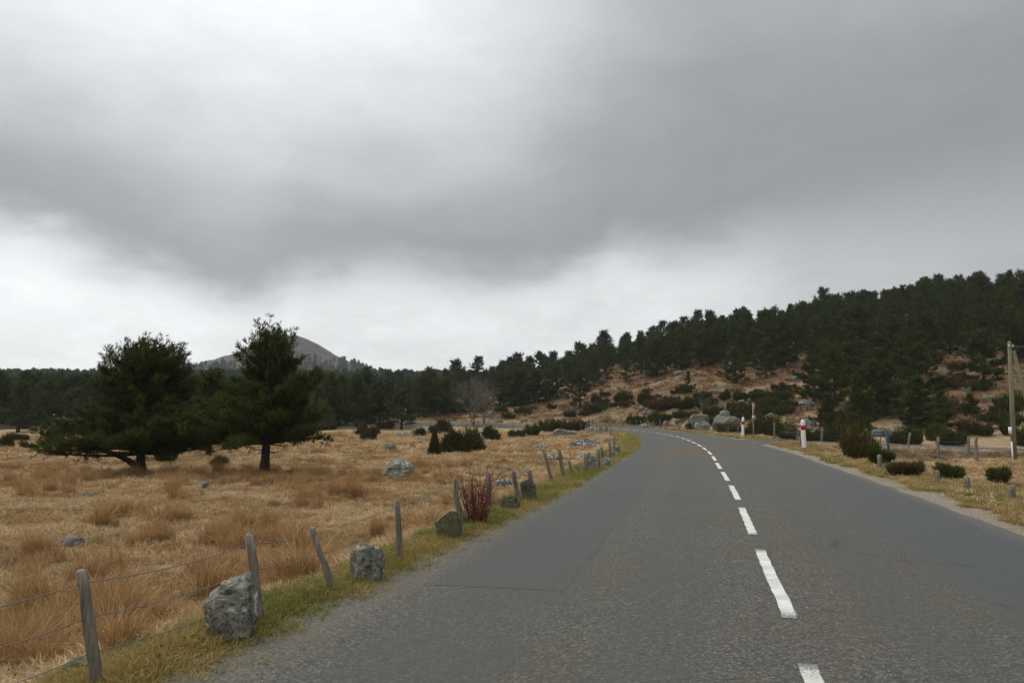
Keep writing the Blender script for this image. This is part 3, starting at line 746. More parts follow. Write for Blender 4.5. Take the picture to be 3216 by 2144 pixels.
# ------------------------------------------------------------------ boulders and stones
NROCK = [0]
def rock_px(x0, y0, x1, y1, label, mat='rock', sink=.18, depth=.8, cuts=6, rough=.16, group=None, tilt=0.0, name='boulder', sub=3, tmin=3.0, base=None):
    """a stone whose outline fills photo pixels x0..x1, y0..y1"""
    NROCK[0] += 1
    p = at((x0 + x1) / 2, y1, tmin) if base is None else base; D = p.y
    w = (x1 - x0) * D / F; h = (y1 - y0) * D / F
    me = rock_mesh(100 + NROCK[0], 1.0, depth, 1.0, cuts, rough, sub, .46 if name == 'standing_stone' else .85)
    co = np.empty(len(me.vertices) * 3, np.float32); me.vertices.foreach_get('co', co); co = co.reshape(-1, 3)
    lo, hi = co.min(0), co.max(0); dz = h * (1 + 1.5 * sink) + .12
    co = (co - (lo + hi) / 2) / (hi - lo) * np.array([w, w * depth, dz]); co[:, 2] += h - dz / 2
    me.vertices.foreach_set('co', co.astype(np.float32).ravel()); me.update()
    o = link(name, me, MAT[mat]); o.location = (p.x, p.y + w * .40 * depth, p.z); o.rotation_euler = (0, tilt, 0)
    return tag(o, label, 'rock' if name != 'stone_pillar' else 'pillar', group)
def rock_d(x0, y0, x1, y1, *a, **k): return rock_px(x0 * DK, y0 * DK, x1 * DK, y1 * DK, *a, **k)

rock_d(458, 1336, 572, 1486, 'tall pale block of lichened granite beside the second near fence post', 'rock', .10, .8, 3, .13, name='standing_stone', sub=5)
rock_d(797, 1256, 880, 1342, 'rough grey upright stone between the leaning post and the straight post', 'rock', .12, .7, 6, .15, name='standing_stone', sub=5)
rock_d(1008, 1178, 1066, 1244, 'dark mossy slab leaning left against a fence post beside the red shrub', 'rock_dark', .1, .5, 5, .12, tilt=-.25, name='standing_stone', sub=5)
rock_d(1148, 1138, 1195, 1176, 'squat dark mossy stone at the verge just past the red shrub', 'rock_dark', .15, .8, 5, .26, name='standing_stone', sub=4)
rock_px(1632, 1506, 1690, 1576, 'lichen covered upright slab with a fence post against it', 'rock_dark', .1, .5, 5, .26, name='standing_stone', sub=4)
rock_d(1136, 1100, 1183, 1124, 'low stone blotched with white lichen behind the fence', 'rock_mottled', .25, .8, 6, .16)
rock_d(870, 1058, 950, 1100, 'big sloping boulder among tussocks in the middle of the field', 'rock', .2, .9, 5, .14, sub=4)
rock_d(448, 1108, 478, 1126, 'small pointed white and black stone in front of the two pines', 'rock_mottled', .25)
rock_d(635, 1080, 680, 1093, 'low flat stone just right of the right pine trunk', 'rock_dark', .3)
rock_d(110, 1234, 180, 1256, 'pale flat rock lying in the grass on the left of the field', 'rock_pale', .4, .8, 4)
rock_d(202, 1284, 238, 1300, 'small greenish rock half sunk in the near grass', 'rock', .3)
rock_d(-25, 1284, 32, 1306, 'rounded rock at the left edge of the picture', 'rock', .3)
rock_d(120, 1520, 205, 1566, 'dark stone at the foot of the nearest fence post', 'rock_dark', .35, tmin=3.0)
rock_d(185, 1132, 222, 1142, 'thin flat stone in grass below the left pine', 'rock_pale', .4)
rock_d(118, 1096, 160, 1108, 'dark low stone left of the left pine trunk', 'rock_dark', .35)
rock_d(1222, 1020, 1258, 1038, 'black and white mottled rock beyond the leaning fence posts', 'rock_mottled', .25)
rock_d(1245, 1044, 1287, 1062, 'mottled rock just above the tilted post', 'rock_mottled', .25)
rock_d(1308, 1008, 1398, 1032, 'long black and white mottled outcrop in the field before the bend', 'rock_mottled', .3, .6, 5, .22, sub=4)
rock_d(1388, 1004, 1428, 1018, 'pale flat rock at the right end of the mottled outcrop', 'rock_pale', .35)
rock_d(1322, 1042, 1362, 1060, 'grey rock between the mottled outcrop and the fence', 'rock', .3)
rock_d(1157, 1072, 1180, 1086, 'small pale rock left of the tilted post', 'rock_pale', .3)
rock_d(1190, 1078, 1220, 1088, 'thin pale stone below the two mottled rocks', 'rock_pale', .4)
rock_d(1072, 990, 1112, 1022, 'pale rock showing between the two dark junipers', 'rock', .2)
rock_d(980, 1012, 1030, 1028, 'low grey outcrop left of the upright juniper', 'rock', .35)
rock_d(875, 1020, 910, 1036, 'brownish low rock left of the grey outcrop', 'rock_dark', .35)
rock_d(945, 1010, 975, 1022, 'flat grey rock beyond the brownish low rock', 'rock', .35)
rock_d(905, 990, 938, 1003, 'flat grey rock right of the double juniper', 'rock', .35)
rock_d(940, 984, 990, 1000, 'broad mottled outcrop right of the double juniper', 'rock_mottled', .35)
rock_d(1268, 984, 1325, 1003, 'pale outcrop in front of the leaning stakes', 'rock_pale', .3)
rock_d(1172, 993, 1212, 1006, 'pale outcrop just left of the two green brooms', 'rock_pale', .3)
rock_d(805, 985, 835, 998, 'grey rock left of the double juniper', 'rock', .3)
rock_d(560, 1034, 640, 1048, 'row of grey stones seen under the two pines', 'rock', .4)
# stones along the foot of the fence where the road bends
for (a, b, c, d, l) in ((1828, 1466, 1846, 1484, 'small white-topped stone under the paired fence stakes'), (1846, 1430, 1878, 1478, 'jagged grey slab leaning on stakes by the bend'),
                        (1892, 1434, 1918, 1466, 'pointed pale stone at the verge of the bend'), (1908, 1418, 1934, 1446, 'mossy stone beyond the pointed pale stone'),
                        (1922, 1398, 1950, 1428, 'grey stone near the end of the fence line'), (1832, 1340, 1868, 1366, 'pale boulder at the turn of the fence'),
                        (1866, 1342, 1896, 1366, 'grey boulder beside the pale one at the turn of the fence')):
    rock_px(a, b, c, d, l, 'rock' if 'grey' in l or 'pale' in l else 'rock_dark', .15, .6, 8, .15, name='standing_stone')
def zA(x, y): return 1850 + x / 3.92, 1230 + y / 3.92
def zB(x, y): return 2300 + x / 5.88, 1230 + y / 5.88
def zrock(z, a, b, c, d, *k, **kw):
    x0, y0 = z(a, b); x1, y1 = z(c, d); return rock_px(x0, y0, x1, y1, *k, **kw)
b1 = zrock(zA, 1300, 368, 1500, 482, 'low grey boulder under the big tilted slab', 'rock', .15, .7, 13, .15, sub=4)
b0 = zrock(zA, 1305, 250, 1560, 400, 'big pale slab tilted over a low boulder beyond the roadside fence', 'rock_pale', .1, .45, 13, .15, sub=4, base=Vector(b1.location) + Vector((0, .5, .45)), tilt=.06)
b2 = zrock(zA, 1560, 278, 1885, 485, 'huge domed boulder behind the far bollard', 'rock_pale', .12, .8, 13, .15, sub=4)
b3 = zrock(zA, 1622, 228, 1752, 280, 'flat capstone lying on the huge domed boulder', 'rock', .1, .8, 6, .12, base=Vector((b2.location.x - .35, b2.location.y - .1, b2.location.z)))
_p = pixel_at_depth(*zA(1684, 280), b2.location.y - .1); b3.location.z = _p.z; b3.location.x = _p.x
pz = pixel_at_depth(*zA(1678, 235), b3.location.y); pt = pixel_at_depth(*zA(1678, 133), b3.location.y)
Vp, Tp = tube([(0, 0, -.1), (.01, 0, (pt.z - pz.z) * .5), (0, .01, pt.z - pz.z)], [.17, .16, .145], 5)
tag(link('stone_pillar', mesh_of('stone_pillar', Vp, Tp), MAT['rock_pale'], None, (pz.x, b3.location.y, pz.z)), 'small square stone pillar standing on the capstone', 'pillar')
zrock(zA, 1083, 333, 1160, 392, 'round pale boulder left of the tilted slab', 'rock_pale', .15)
zrock(zA, 905, 353, 992, 430, 'pale rock among bracken behind the fence posts', 'rock_pale', .2)
zrock(zA, 618, 390, 735, 450, 'low stones at the foot of the fence near the bend', 'rock', .3)
zrock(zA, 610, 175, 725, 215, 'pale rocks on the slope above the green broom', 'rock_pale', .3)
zrock(zA, 1105, 95, 1165, 138, 'round pale rock among brooms on the slope', 'rock_pale', .2)
zrock(zA, 395, 220, 450, 262, 'small grey rock on the meadow below the slope', 'rock', .25)
zrock(zB, 1250, 155, 1575, 298, 'large rounded boulder above the near bollard', 'rock', .15, .8, 13, .15, sub=4)
zrock(zB, 1330, 503, 1595, 680, 'big pale boulder right behind the near bollard', 'rock_pale', .15, .8, 13, .15, sub=4)
zrock(zB, 120, 140, 272, 235, 'pale boulder up the slope left of the give way sign', 'rock_pale', .2)
zrock(zB, 288, 108, 440, 182, 'broad pale boulder just above the give way sign', 'rock_pale', .2)
zrock(zB, 15, 208, 100, 262, 'small pale rock at the left of the slope boulders', 'rock_pale', .2)
zrock(zB, 230, 195, 300, 238, 'small pale rock between the slope boulders', 'rock_pale', .2)
zrock(zB, 788, 208, 888, 280, 'round pale rock alone on the russet slope', 'rock_pale', .2)
zrock(zB, 790, 92, 885, 152, 'left rock of the row on the slope above the round one', 'rock_pale', .2)
zrock(zB, 885, 80, 1130, 150, 'long row-like outcrop on the slope above the round rock', 'rock_pale', .3, .5, 6, .2)
zrock(zB, 2030, 1160, 2120, 1195, 'small white stone on the verge beside the dry broom', 'rock_pale', .3)
def zC(x, y): return 2600 + x / 3.818, 1280 + y / 3.818
zrock(zC, 905, 160, 995, 240, 'upright pale rock beyond the side road under dark broom', 'rock_pale', .15)
zrock(zC, 1640, 775, 1740, 812, 'flat white stone in the low field on the right', 'rock_pale', .35)
zrock(zC, 1265, 845, 1360, 890, 'pale stone at the foot of a verge fence post', 'rock_pale', .3)
zrock(zC, 1100, 660, 1175, 692, 'white stone below the gravel bank', 'rock_pale', .3)
zrock(zC, 1265, 580, 1335, 625, 'brown stone against a fence post on the gravel bank', 'rock_dark', .2)
for (x, y, w, h, l) in ((1798, 788, 26, 16, 'pale rock high in the left gap of the hillside forest'), (2018, 742, 30, 12, 'pale rocks near the ridge in the upper forest gap'),
                        (2083, 918, 34, 14, 'flat pale rock under the pines right of the young pine'), (2095, 931, 40, 10, 'flat pale rock just below another under the pines'),
                        (1665, 905, 30, 12, 'pale rock on the middle of the slope above the boulders'), (1560, 862, 24, 12, 'pale rock by the small rounded pine'),
                        (1480, 848, 40, 12, 'long pale ledge under the left hillside pines'), (2270, 922, 28, 16, 'pale rocks left of the utility pole'),
                        (1612, 800, 24, 12, 'pale rock in the shade of the ridge pines'), (1845, 872, 40, 18, 'rounded rock on the slope beside the tall pines'),
                        (1500, 985 - 30, 24, 10, 'small rock on meadow below the left pines'), (1232, 892, 32, 10, 'flat grey rocks at the edge of the left pines')):
    rock_d(x - w / 2, y - h, x + w / 2, y, l, 'rock_pale', .25, .8, 6, .14)
rock_px(1528, 1290, 1548, 1314, 'pale pointed stone like a tent beyond the far road', 'rock_pale', .05, .8, 8, .08, name='standing_stone')
# many small loose rocks on the slope: alike, shared meshes
RV = [rock_mesh(900 + k, .5, .42, .30, 6, .18, 2) for k in range(6)]
for m_ in RV: m_.materials.append(MAT['rock_pale'])
nr = 0
while nr < 120:
    px = random.uniform(1480, 3216); py = random.uniform(1180, 1375)
    if py < 1300 - (px - 1480) * .09: continue
    p = at(px, py)
    if p.y < 50 or p.y > 150: continue
    i_, t_ = nearest(MAIN, MT, [p.x], [p.y]); j_, t2_ = nearest(SIDE, ST, [p.x], [p.y])
    if abs(t_[0]) < 6 or abs(t2_[0]) < 5: continue
    o = link('loose_rock', RV[nr % 6]); s = random.choice((.5, .6, .8, 1.0, 1.3)); o.scale = (s * random.uniform(.8, 1.4), s, s * random.uniform(.7, 1.2)); o.rotation_euler = (0, 0, random.random() * 6)
    o.location = (p.x, p.y, p.z + .04); tag(o, f'small pale loose rock on the russet slope {zone_of(px / DK)}', 'rock', f'loose rocks {zone_of(px / DK)}'); nr += 1
RF = [rock_mesh(950 + k, .5, .42, .22, 6, .18, 2) for k in range(5)]
for k, m_ in enumerate(RF): m_.materials.append(MAT['rock_mottled' if k % 2 else 'rock_dark'])
nr = 0
while nr < 44:
    px = random.uniform(1050, 1960); py = random.uniform(1345, 1500)
    p = at(px, py); i_, t_ = nearest(MAIN, MT, [p.x], [p.y])
    if t_[0] > -6.5 or p.y > 100: continue
    o = link('field_stone', RF[nr % 5]); s = random.choice((.22, .3, .4, .55)); o.scale = (s * random.uniform(.9, 1.9), s, s * random.uniform(.5, .9)); o.rotation_euler = (0, 0, random.random() * 6)
    o.location = (p.x, p.y, p.z + .02); fz_ = ('left of the junipers' if px < 1400 else 'right of the junipers' if px < 1650 else 'around the mottled outcrop'); tag(o, f'small dark flat stone in the field grass {fz_}', 'rock', f'field stones {fz_}'); nr += 1

# ------------------------------------------------------------------ the two big pines in the field
def big_pine(pos_, label, seed, **k):
    tr, cr = pine(seed, **k); e = thing('pine_tree', label, 'tree', pos_)
    link('trunk', tr, MAT['bark'], e); link('crown', cr, MAT['needles'], e); return e
PB1, PB2 = atd(322, 1096), atd(606, 1096)
S1 = PB1.y / 32.0; S2 = PB2.y / 32.0
def sc(L, s): return [(a * s, b * s) for a, b in L]
big_pine(PB1, 'broad bushy pine with a forked trunk and branches sweeping low left', 3, h=5.35 * S1,
         left=sc([(.4, 4.0), (.8, 4.5), (1.4, 4.2), (1.9, 3.5), (2.3, 2.9), (2.8, 2.1), (3.4, 1.6), (4.3, 1.4), (4.9, 1.1), (5.2, .7), (5.75, .3)], S1),
         right=sc([(.4, 1.2), (.8, 2.6), (1.5, 3.4), (2.4, 3.3), (3.2, 2.5), (4.2, 1.9), (4.8, 1.4), (5.2, .8), (5.75, .3)], S1),
         solid=.55, z0=.92 * S1, nbr=240, twig=27, La=.17, Ln=.115, blades=14, trunk_r=.21, lean=.0, width=.085, whorl=.42, irr=(.55, .55), fork=True, stubs=5, leaders=44, thin=.5, lead_w=1.35)
big_pine(PB2, 'taller ragged pine on a single leaning trunk with a notched top', 8, h=5.8 * S2,
         left=sc([(1.0, 2.6), (1.4, 3.5), (2.4, 3.3), (3.0, 2.5), (3.5, 2.0), (3.9, 1.5), (4.4, 1.4), (5.0, 1.35), (5.5, .7), (6.1, .35)], S2),
         right=sc([(1.0, 2.0), (1.4, 2.75), (2.0, 2.65), (2.5, 2.4), (3.2, 2.2), (3.8, 2.1), (4.3, 1.8), (4.8, 1.3), (5.2, .8), (6.1, .3)], S2),
         solid=.52, z0=1.30 * S2, nbr=190, twig=27, La=.17, Ln=.115, blades=14, trunk_r=.20, lean=.04, width=.085, whorl=.55, stubs=3, leaders=26, thin=.5, irr=(.55, .55), lead_w=.8)

# ------------------------------------------------------------------ pines of the middle distance: shared shapes, one object each
VAR = []
for k in range(9):
    r_ = random.Random(40 + k); h = 6.0; w = r_.uniform(1.7, 2.9)
    low = r_.uniform(.35, 1.0)
    def prof(): return [(low, w * r_.uniform(.6, .9)), (h * .28, w * r_.uniform(.9, 1.1)), (h * .5, w * r_.uniform(.7, 1.0)), (h * .72, w * r_.uniform(.45, .75)), (h * .88, w * r_.uniform(.22, .45)), (h, .15)]
    tr, cr = pine(60 + k, h, prof(), prof(), low, 62, 12, .30, .24, 9, .15, irr=(.40, .85), thin=.25, whorl=r_.choice((.5, .7, .9)), lean=r_.uniform(-.04, .04), sides=6, bsides=3, width=.11, stubs=2, leaders=r_.choice((2, 3, 5)), lead_w=.6)
    tr.materials.append(MAT['bark']); cr.materials.append(MAT['needles']); VAR.append((tr, cr))
VH = 6.0
npine = [0]
def put_pine(p, h, label, group=None, wide=1.0, var=None):
    k = random.randrange(9) if var is None else var
    s = h / VH; e = thing('pine_tree', label, 'tree', (p[0], p[1], p[2] - .12), random.random() * 6.28, group)
    e.scale = (s * wide, s * wide, s)
    link('trunk', VAR[k][0], None, e); link('crown', VAR[k][1], None, e); npine[0] += 1
    return e
def pine_d(dx, base, top, label, group=None, wide=1.0, var=None, tmin=3.0):
    p = atd(dx, base, tmin); h = (base - top) * DK * p.y / F
    return put_pine(p, h, label, group, wide, var)
# hand-placed pines, in photo display pixels: x, base row, top row
for a in ((478, 1050, 852, 'rounded pine filling the gap behind the two big field pines', 1.25), (430, 1030, 868, 'dark pine just behind the broad bushy pine', 1.2), (545, 1025, 872, 'dark pine peeping out left behind the taller ragged pine', 1.2),
          (41, 992, 884, 'low spreading pine with a bare trunk at the left edge', 1.5), (100, 985, 900, 'small dark pine right of the low spreading one at left', 1.3),
          (922, 985, 896, 'wide dark pine with several trunks standing alone by the far road', 1.45), (823, 972, 880, 'tall rounded pine left of the lone roadside one', 1.35), (780, 975, 902, 'dark pine beside the yellowish bush', 1.4),
          (1333, 938, 848, 'pine standing forward of the left hillside forest', 1.3), (1580, 908, 852, 'small rounded pine alone on the slope', .95), (1978, 1012, 872, 'young open pine with a visible trunk beyond the side road', 1.0),
          (1905, 992, 905, 'bushy low pine left of the young open one', 1.3), (2165, 1002, 905, 'dark bushy pine right of the young open one', 1.25), (2050, 950, 830, 'tall dark pine behind the young open one', 1.2),
          (1920, 935, 800, 'tall dark pine up left of the young open one', 1.2), (2260, 890, 760, 'big dark pine left of the utility pole', 1.3), (1690, 880, 800, 'pine at the lower edge of the forest above the boulders', 1.2),
          (1760, 868, 780, 'pine at the forest edge left of the russet clearing', 1.2), (2230, 962, 905, 'low rounded young pine in the grass left of the utility pole', 1.5), (1870, 925, 808, 'broad pine left of the tall dark pines of the right slope', 1.3), (2000, 965, 830, 'dense pine directly behind the young open one', 1.3), (2105, 985, 868, 'bushy pine between the young open one and the dark bushy one', 1.35), (2110, 925, 795, 'broad tall pine up right of the young open one', 1.3), (1025, 955, 868, 'pine left of the bare tree', 1.2), (975, 958, 866, 'taller pine beyond the lone roadside one', 1.2)):
    pine_d(a[0], a[1], a[2], a[3], None, a[4])
# band of pines across the back of the field
r_ = random.Random(77)
x = -60.0
while x < 880:
    if not (120 < x < 165):
        pine_d(x + r_.uniform(-6, 6), r_.uniform(966, 978), r_.uniform(862, 896) - (8 if x < 30 else 0), f'dark pine of the front belt across the field {zone_of(x)}', f'front pine belt {zone_of(x)}', r_.uniform(1.15, 1.6), tmin=95)
    x += r_.uniform(17, 27)
x = -60.0
while x < 900:
    pine_d(x, r_.uniform(956, 962), r_.uniform(856, 880), f'pine top rising over the front belt {zone_of(x)}', f'rear pine belt {zone_of(x)}', r_.uniform(1.1, 1.5), tmin=120)
    x += r_.uniform(22, 34)
for x in np.arange(880, 1290, 19):
    xx = x + r_.uniform(-7, 7)
    top = np.interp(xx, [880, 960, 1060, 1120, 1160, 1230, 1270, 1290], [884, 872, 876, 880, 852, 838, 850, 820])
    pine_d(xx, np.interp(xx, [880, 1100, 1290], [952, 944, 918]) + r_.uniform(-5, 5), top + r_.uniform(0, 14), f'pine at the edge of the far meadow {zone_of(xx)}', f'meadow edge pines {zone_of(xx)}', r_.uniform(1.0, 1.35), tmin=112)
# forest on the hill at right: spread over the slope, the lower edge follows the clearing
EDGE_X = [1130, 1280, 1400, 1500, 1560, 1640, 1700, 1780, 1820, 1870, 1900, 2000, 2110, 2140, 2200, 2300, 2420]
EDGE_Y = [915, 902, 888, 868, 856, 854, 860, 848, 836, 848, 880, 892, 884, 846, 844, 842, 845]
GAPS = [(1800, 792, 22, 20), (2022, 750, 24, 26), (1860, 848, 34, 20), (1812, 828, 16, 14), (2290, 868, 60, 26), (2170, 842, 34, 16), (1640, 858, 34, 14), (1420, 884, 26, 10), (2130, 790, 16, 12), (1930, 820, 14, 12)]
SKY_X = [880, 1150, 1230, 1290, 1320, 1400, 1470, 1570, 1690, 1760, 1830, 1890, 1940, 2010, 2100, 2150, 2240, 2352, 2500]
SKY_Y = [852, 846, 838, 834, 812, 790, 776, 746, 718, 708, 690, 671, 667, 655, 640, 637, 626, 620, 612]
def under_skyline(q, h):
    """trims a tree's height to the wood's own height along the ridge"""
    px, _ = project(q); lim = np.interp(px / DK, SKY_X, SKY_Y) * DK + random.uniform(-8, 22)
    zmax = pixel_at_depth(px, lim, q[1]).z - q[2]
    return max(min(h, zmax), 2.2)
hx, hy = rng.uniform(-14, 150, 9000), rng.uniform(70, 186, 9000)
hz = H(hx, hy)
acc = []
for a, b, c in zip(hx, hy, hz):
    px, py = project((a, b, c)); px /= DK; py /= DK
    if px < 1296 or px > 2440: continue
    if py > np.interp(px, EDGE_X, EDGE_Y): continue
    if any(((px - g[0]) / g[2]) ** 2 + ((py - g[1]) / g[3]) ** 2 < 1 for g in GAPS): continue
    if any((a - q[0]) ** 2 + (b - q[1]) ** 2 < (3.0 if b < 120 else 3.6) ** 2 for q in acc): continue
    acc.append((a, b, c))
# the ones nearest and the ones on the skyline show largest
acc.sort(key=lambda q: q[1])
HILL_THINGS = 178
vis = []; occ = {}
for q in acc:                                   # nearest first; skyline trees too, where nothing nearer stands in front
    px, py = project((q[0], q[1], q[2] + 5.2)); c = int(px / 26); n_ = occ.get(c, 9999)
    if py < n_ - 12: vis.append(q); occ[c] = min(n_, py)
rest = [q for q in acc if q not in vis]
acc, hidden = vis[:HILL_THINGS], vis[HILL_THINGS:] + rest
if len(acc) < HILL_THINGS: k_ = HILL_THINGS - len(acc); acc, hidden = acc + hidden[:k_], hidden[k_:]
for q in acc:
    hgt = random.choice((3.2, 4.2, 4.8, 5.2, 5.6, 6.2, 6.6)) * random.uniform(.92, 1.08)
    hgt = under_skyline(q, hgt); px, py = project(q); px /= DK
    zone = zone_of(px); row = 'low' if q[1] < 105 else 'high' if q[1] > 140 else 'halfway'
    put_pine(q, hgt, f'dark hillside pine {row} up the forest slope {zone}', f'hillside pines {row} up the slope {zone}', random.uniform(.85, 1.45) * (1.15 if hgt < 5 else .95))
0 and print('PINES', npine[0], len(acc), len(hidden))

# ------------------------------------------------------------------ scattered stuff by geometry nodes (grass, far wood)
def gn_group():
    ng = bpy.data.node_groups.new('scatter', 'GeometryNodeTree')
    ng.interface.new_socket('Geometry', in_out='INPUT', socket_type='NodeSocketGeometry')
    ng.interface.new_socket('Geometry', in_out='OUTPUT', socket_type='NodeSocketGeometry')
    return ng
def scatter(name, P, rot, scl, var, meshes, label):
    """one object: small meshes set on the points P"""
    src = bpy.data.collections.new(name + '_source')
    for k, m in enumerate(meshes):
        o = bpy.data.objects.new('%s_source_%02d' % (name, k), m); src.objects.link(o)
    me = bpy.data.meshes.new(name); me.vertices.add(len(P)); me.vertices.foreach_set('co', np.asarray(P, np.float32).ravel())
    a = me.attributes.new('rot', 'FLOAT_VECTOR', 'POINT'); a.data.foreach_set('vector', np.asarray(rot, np.float32).ravel())
    a = me.attributes.new('scl', 'FLOAT_VECTOR', 'POINT'); a.data.foreach_set('vector', np.asarray(scl, np.float32).ravel())
    a = me.attributes.new('var', 'INT', 'POINT'); a.data.foreach_set('value', np.asarray(var, np.int32))
    o = link(name, me); o['kind'] = 'stuff'; o['label'] = label
    ng = gn_group(); n = ng.nodes
    gi = n.new('NodeGroupInput'); go = n.new('NodeGroupOutput'); ip = n.new('GeometryNodeInstanceOnPoints'); ci = n.new('GeometryNodeCollectionInfo')
    ci.inputs['Collection'].default_value = src; ci.inputs['Separate Children'].default_value = True; ci.inputs['Reset Children'].default_value = True
    def na(nm, t):
        q = n.new('GeometryNodeInputNamedAttribute'); q.data_type = t; q.inputs['Name'].default_value = nm; return q.outputs['Attribute']
    e2r = n.new('FunctionNodeEulerToRotation'); ng.links.new(na('rot', 'FLOAT_VECTOR'), e2r.inputs[0])
    ng.links.new(gi.outputs[0], ip.inputs['Points']); ng.links.new(ci.outputs[0], ip.inputs['Instance']); ip.inputs['Pick Instance'].default_value = True
    ng.links.new(na('var', 'INT'), ip.inputs['Instance Index']); ng.links.new(e2r.outputs[0], ip.inputs['Rotation']); ng.links.new(na('scl', 'FLOAT_VECTOR'), ip.inputs['Scale'])
    ng.links.new(ip.outputs[0], go.inputs[0])
    md = o.modifiers.new('scatter', 'NODES'); md.node_group = ng
    return o
def clump(seed, n, rad, L, w, lay, mat, bend=.5):
    """a clump of n bent blades; lay = how far they lie over"""
    r = np.random.default_rng(seed); a = r.random(n) * 6.28; R = rad * np.sqrt(r.random(n))
    b = np.column_stack([np.cos(a) * R, np.sin(a) * R, np.full(n, -.02)])
    az = a + r.normal(size=n) * .9; tilt = np.clip(lay + r.normal(size=n) * .28, 0, 1.5)
    l = L * (.55 + .65 * r.random(n))
    d = np.column_stack([np.cos(az) * np.sin(tilt), np.sin(az) * np.sin(tilt), np.cos(tilt)])
    t2 = np.clip(tilt + bend * (.4 + r.random(n)), 0, 1.75); d2 = np.column_stack([np.cos(az) * np.sin(t2), np.sin(az) * np.sin(t2), np.cos(t2)])
    s = np.column_stack([-np.sin(az), np.cos(az), np.zeros(n)]); tw = r.normal(size=n) * .5; s = s * np.cos(tw)[:, None] + np.cross(d, s) * np.sin(tw)[:, None]
    m = b + d * (l * .55)[:, None]; e = m + d2 * (l * .5)[:, None]; ww = (w * (.6 + .8 * r.random(n)))[:, None]
    V = np.stack([b - s * ww, b + s * ww, m + s * ww * .8, m - s * ww * .8, e], 1).reshape(-1, 3)
    k = np.arange(n)[:, None] * 5; T = np.vstack([k + [0, 1, 2], k + [0, 2, 3], k + [3, 2, 4]])
    me = mesh_of('clump', V, T, {'tint': np.repeat(r.random(n), 5)}); me.materials.append(MAT[mat]); return me
def wedge(n, rmin, rmax, az0, az1, power=1.0):
    """random points over a wedge in front of the camera; power < 2 crowds them toward the near end"""
    u = rng.random(n); r = (rmin ** power + (rmax ** power - rmin ** power) * u) ** (1 / power)
    a = np.radians(az0 + (az1 - az0) * rng.random(n)); return r * np.sin(a), r * np.cos(a)
def place(name, meshes, x, y, smin, smax, label, zoff=0.0, keep=None, tilt=.18, grow=None):
    z, t, t2, i, j = H(x, y, True)
    k = np.ones(len(x), bool) if keep is None else keep(x, y, z, t, t2, j)
    x, y, z = x[k], y[k], z[k]; n = len(x)
    s = smin + (smax - smin) * rng.random(n) ** 1.5
    if grow is not None: s = s * grow(x, y)
    g_ = np.ones(n) if grow is None else grow(x, y); scl = np.column_stack([s, s, s / g_ ** .75 * (.75 + .5 * rng.random(n))])
    rot = np.column_stack([rng.normal(size=n) * tilt, rng.normal(size=n) * tilt, rng.random(n) * 6.28])
    return scatter(name, np.column_stack([x, y, z + zoff]), rot, scl, rng.integers(0, len(meshes), n), meshes, label)
def off_road(x, y, z, t, t2, j, m=.9): return (np.abs(t) > HW + m) & ((np.abs(t2) > side_hw(j) + .6) | (t < 0))

mat_cl = [clump(200 + k, 60, .17, .13, .0042, 1.1, 'straw', .5) for k in range(4)] + [clump(210 + k, 40, .11, .16, .0038, .6, 'straw', .9) for k in range(3)]
far_grow = lambda x, y: np.clip(np.hypot(x, y) / 20.0, 1.0, 3.0)
# matted dead grass of the field, dense near the fence and thinning into the ground texture far off
x, y = wedge(150000, 3.0, 95, -52, 26, 1.0)
def keep_field(x, y, z, t, t2, j):
    return (t < -(HW + 1.0)) & (rng.random(len(x)) < 1.5 - 1.25 * fbm(x / 1.1, y / 1.1, 61, 3))
place('dead_grass', mat_cl, x, y, .7, 1.5, 'matted pale dead grass covering the field', keep=keep_field, grow=far_grow)
x, y = wedge(26000, 8.0, 60, 12, 39, 1.1)
def keep_right(x, y, z, t, t2, j): return (t > HW + 2.6) & off_road(x, y, z, t, t2, j) & (y < 47)
place('dead_grass', mat_cl, x, y, .6, 1.2, 'rough brown dead grass in the low field on the right', keep=keep_right, grow=far_grow)
# tall orange tussocks: patches from noise plus the bands seen in the photo
tus = [clump(230 + k, 240, .15, .50, .0040, .30, 'tussock', .70) for k in range(4)] + [clump(236 + k, 170, .20, .36, .0040, .45, 'tussock', .8) for k in range(2)]
xs, ys = [], []
for (dx0, dx1, dy0, dy1, n) in ((470, 760, 1088, 1118, 90), (700, 870, 1090, 1112, 60), (940, 1060, 1092, 1115, 45), (60, 330, 1080, 1110, 50), (600, 880, 1030, 1045, 40), (0, 180, 1105, 1145, 34), (385, 440, 1118, 1152, 10),
                             (320, 430, 1170, 1205, 10), (380, 412, 1178, 1200, 6), (220, 300, 1180, 1215, 8), (300, 400, 1225, 1262, 12), (470, 600, 1225, 1275, 26), (600, 720, 1215, 1262, 24), (860, 940, 1200, 1240, 14), (930, 1010, 1200, 1250, 14),
                             (610, 740, 1325, 1375, 26), (40, 330, 1395, 1480, 60), (230, 450, 1440, 1530, 44), (0, 150, 1480, 1560, 34), (100, 300, 1330, 1400, 16), (0, 90, 1290, 1330, 8), (1230, 1290, 1115, 1150, 10), (1280, 1330, 1085, 1120, 8), (60, 140, 1270, 1300, 6)):
    for _ in range(n):
        p = atd(random.uniform(dx0, dx1), random.uniform(dy0, dy1)); xs.append(p.x); ys.append(p.y)
nx, ny = wedge(6200, 5, 60, -50, 14, 1.2); kk = fbm(nx / 3.2, ny / 3.2, 91, 3) > .70
xs = np.concatenate([np.array(xs), nx[kk]]); ys = np.concatenate([np.array(ys), ny[kk]])
place('tussock_grass', tus, xs, ys, .45, 1.25, 'orange brown tussocks of taller dead grass in the field', keep=lambda x, y, z, t, t2, j: t < -(HW + 1.15), tilt=.1)
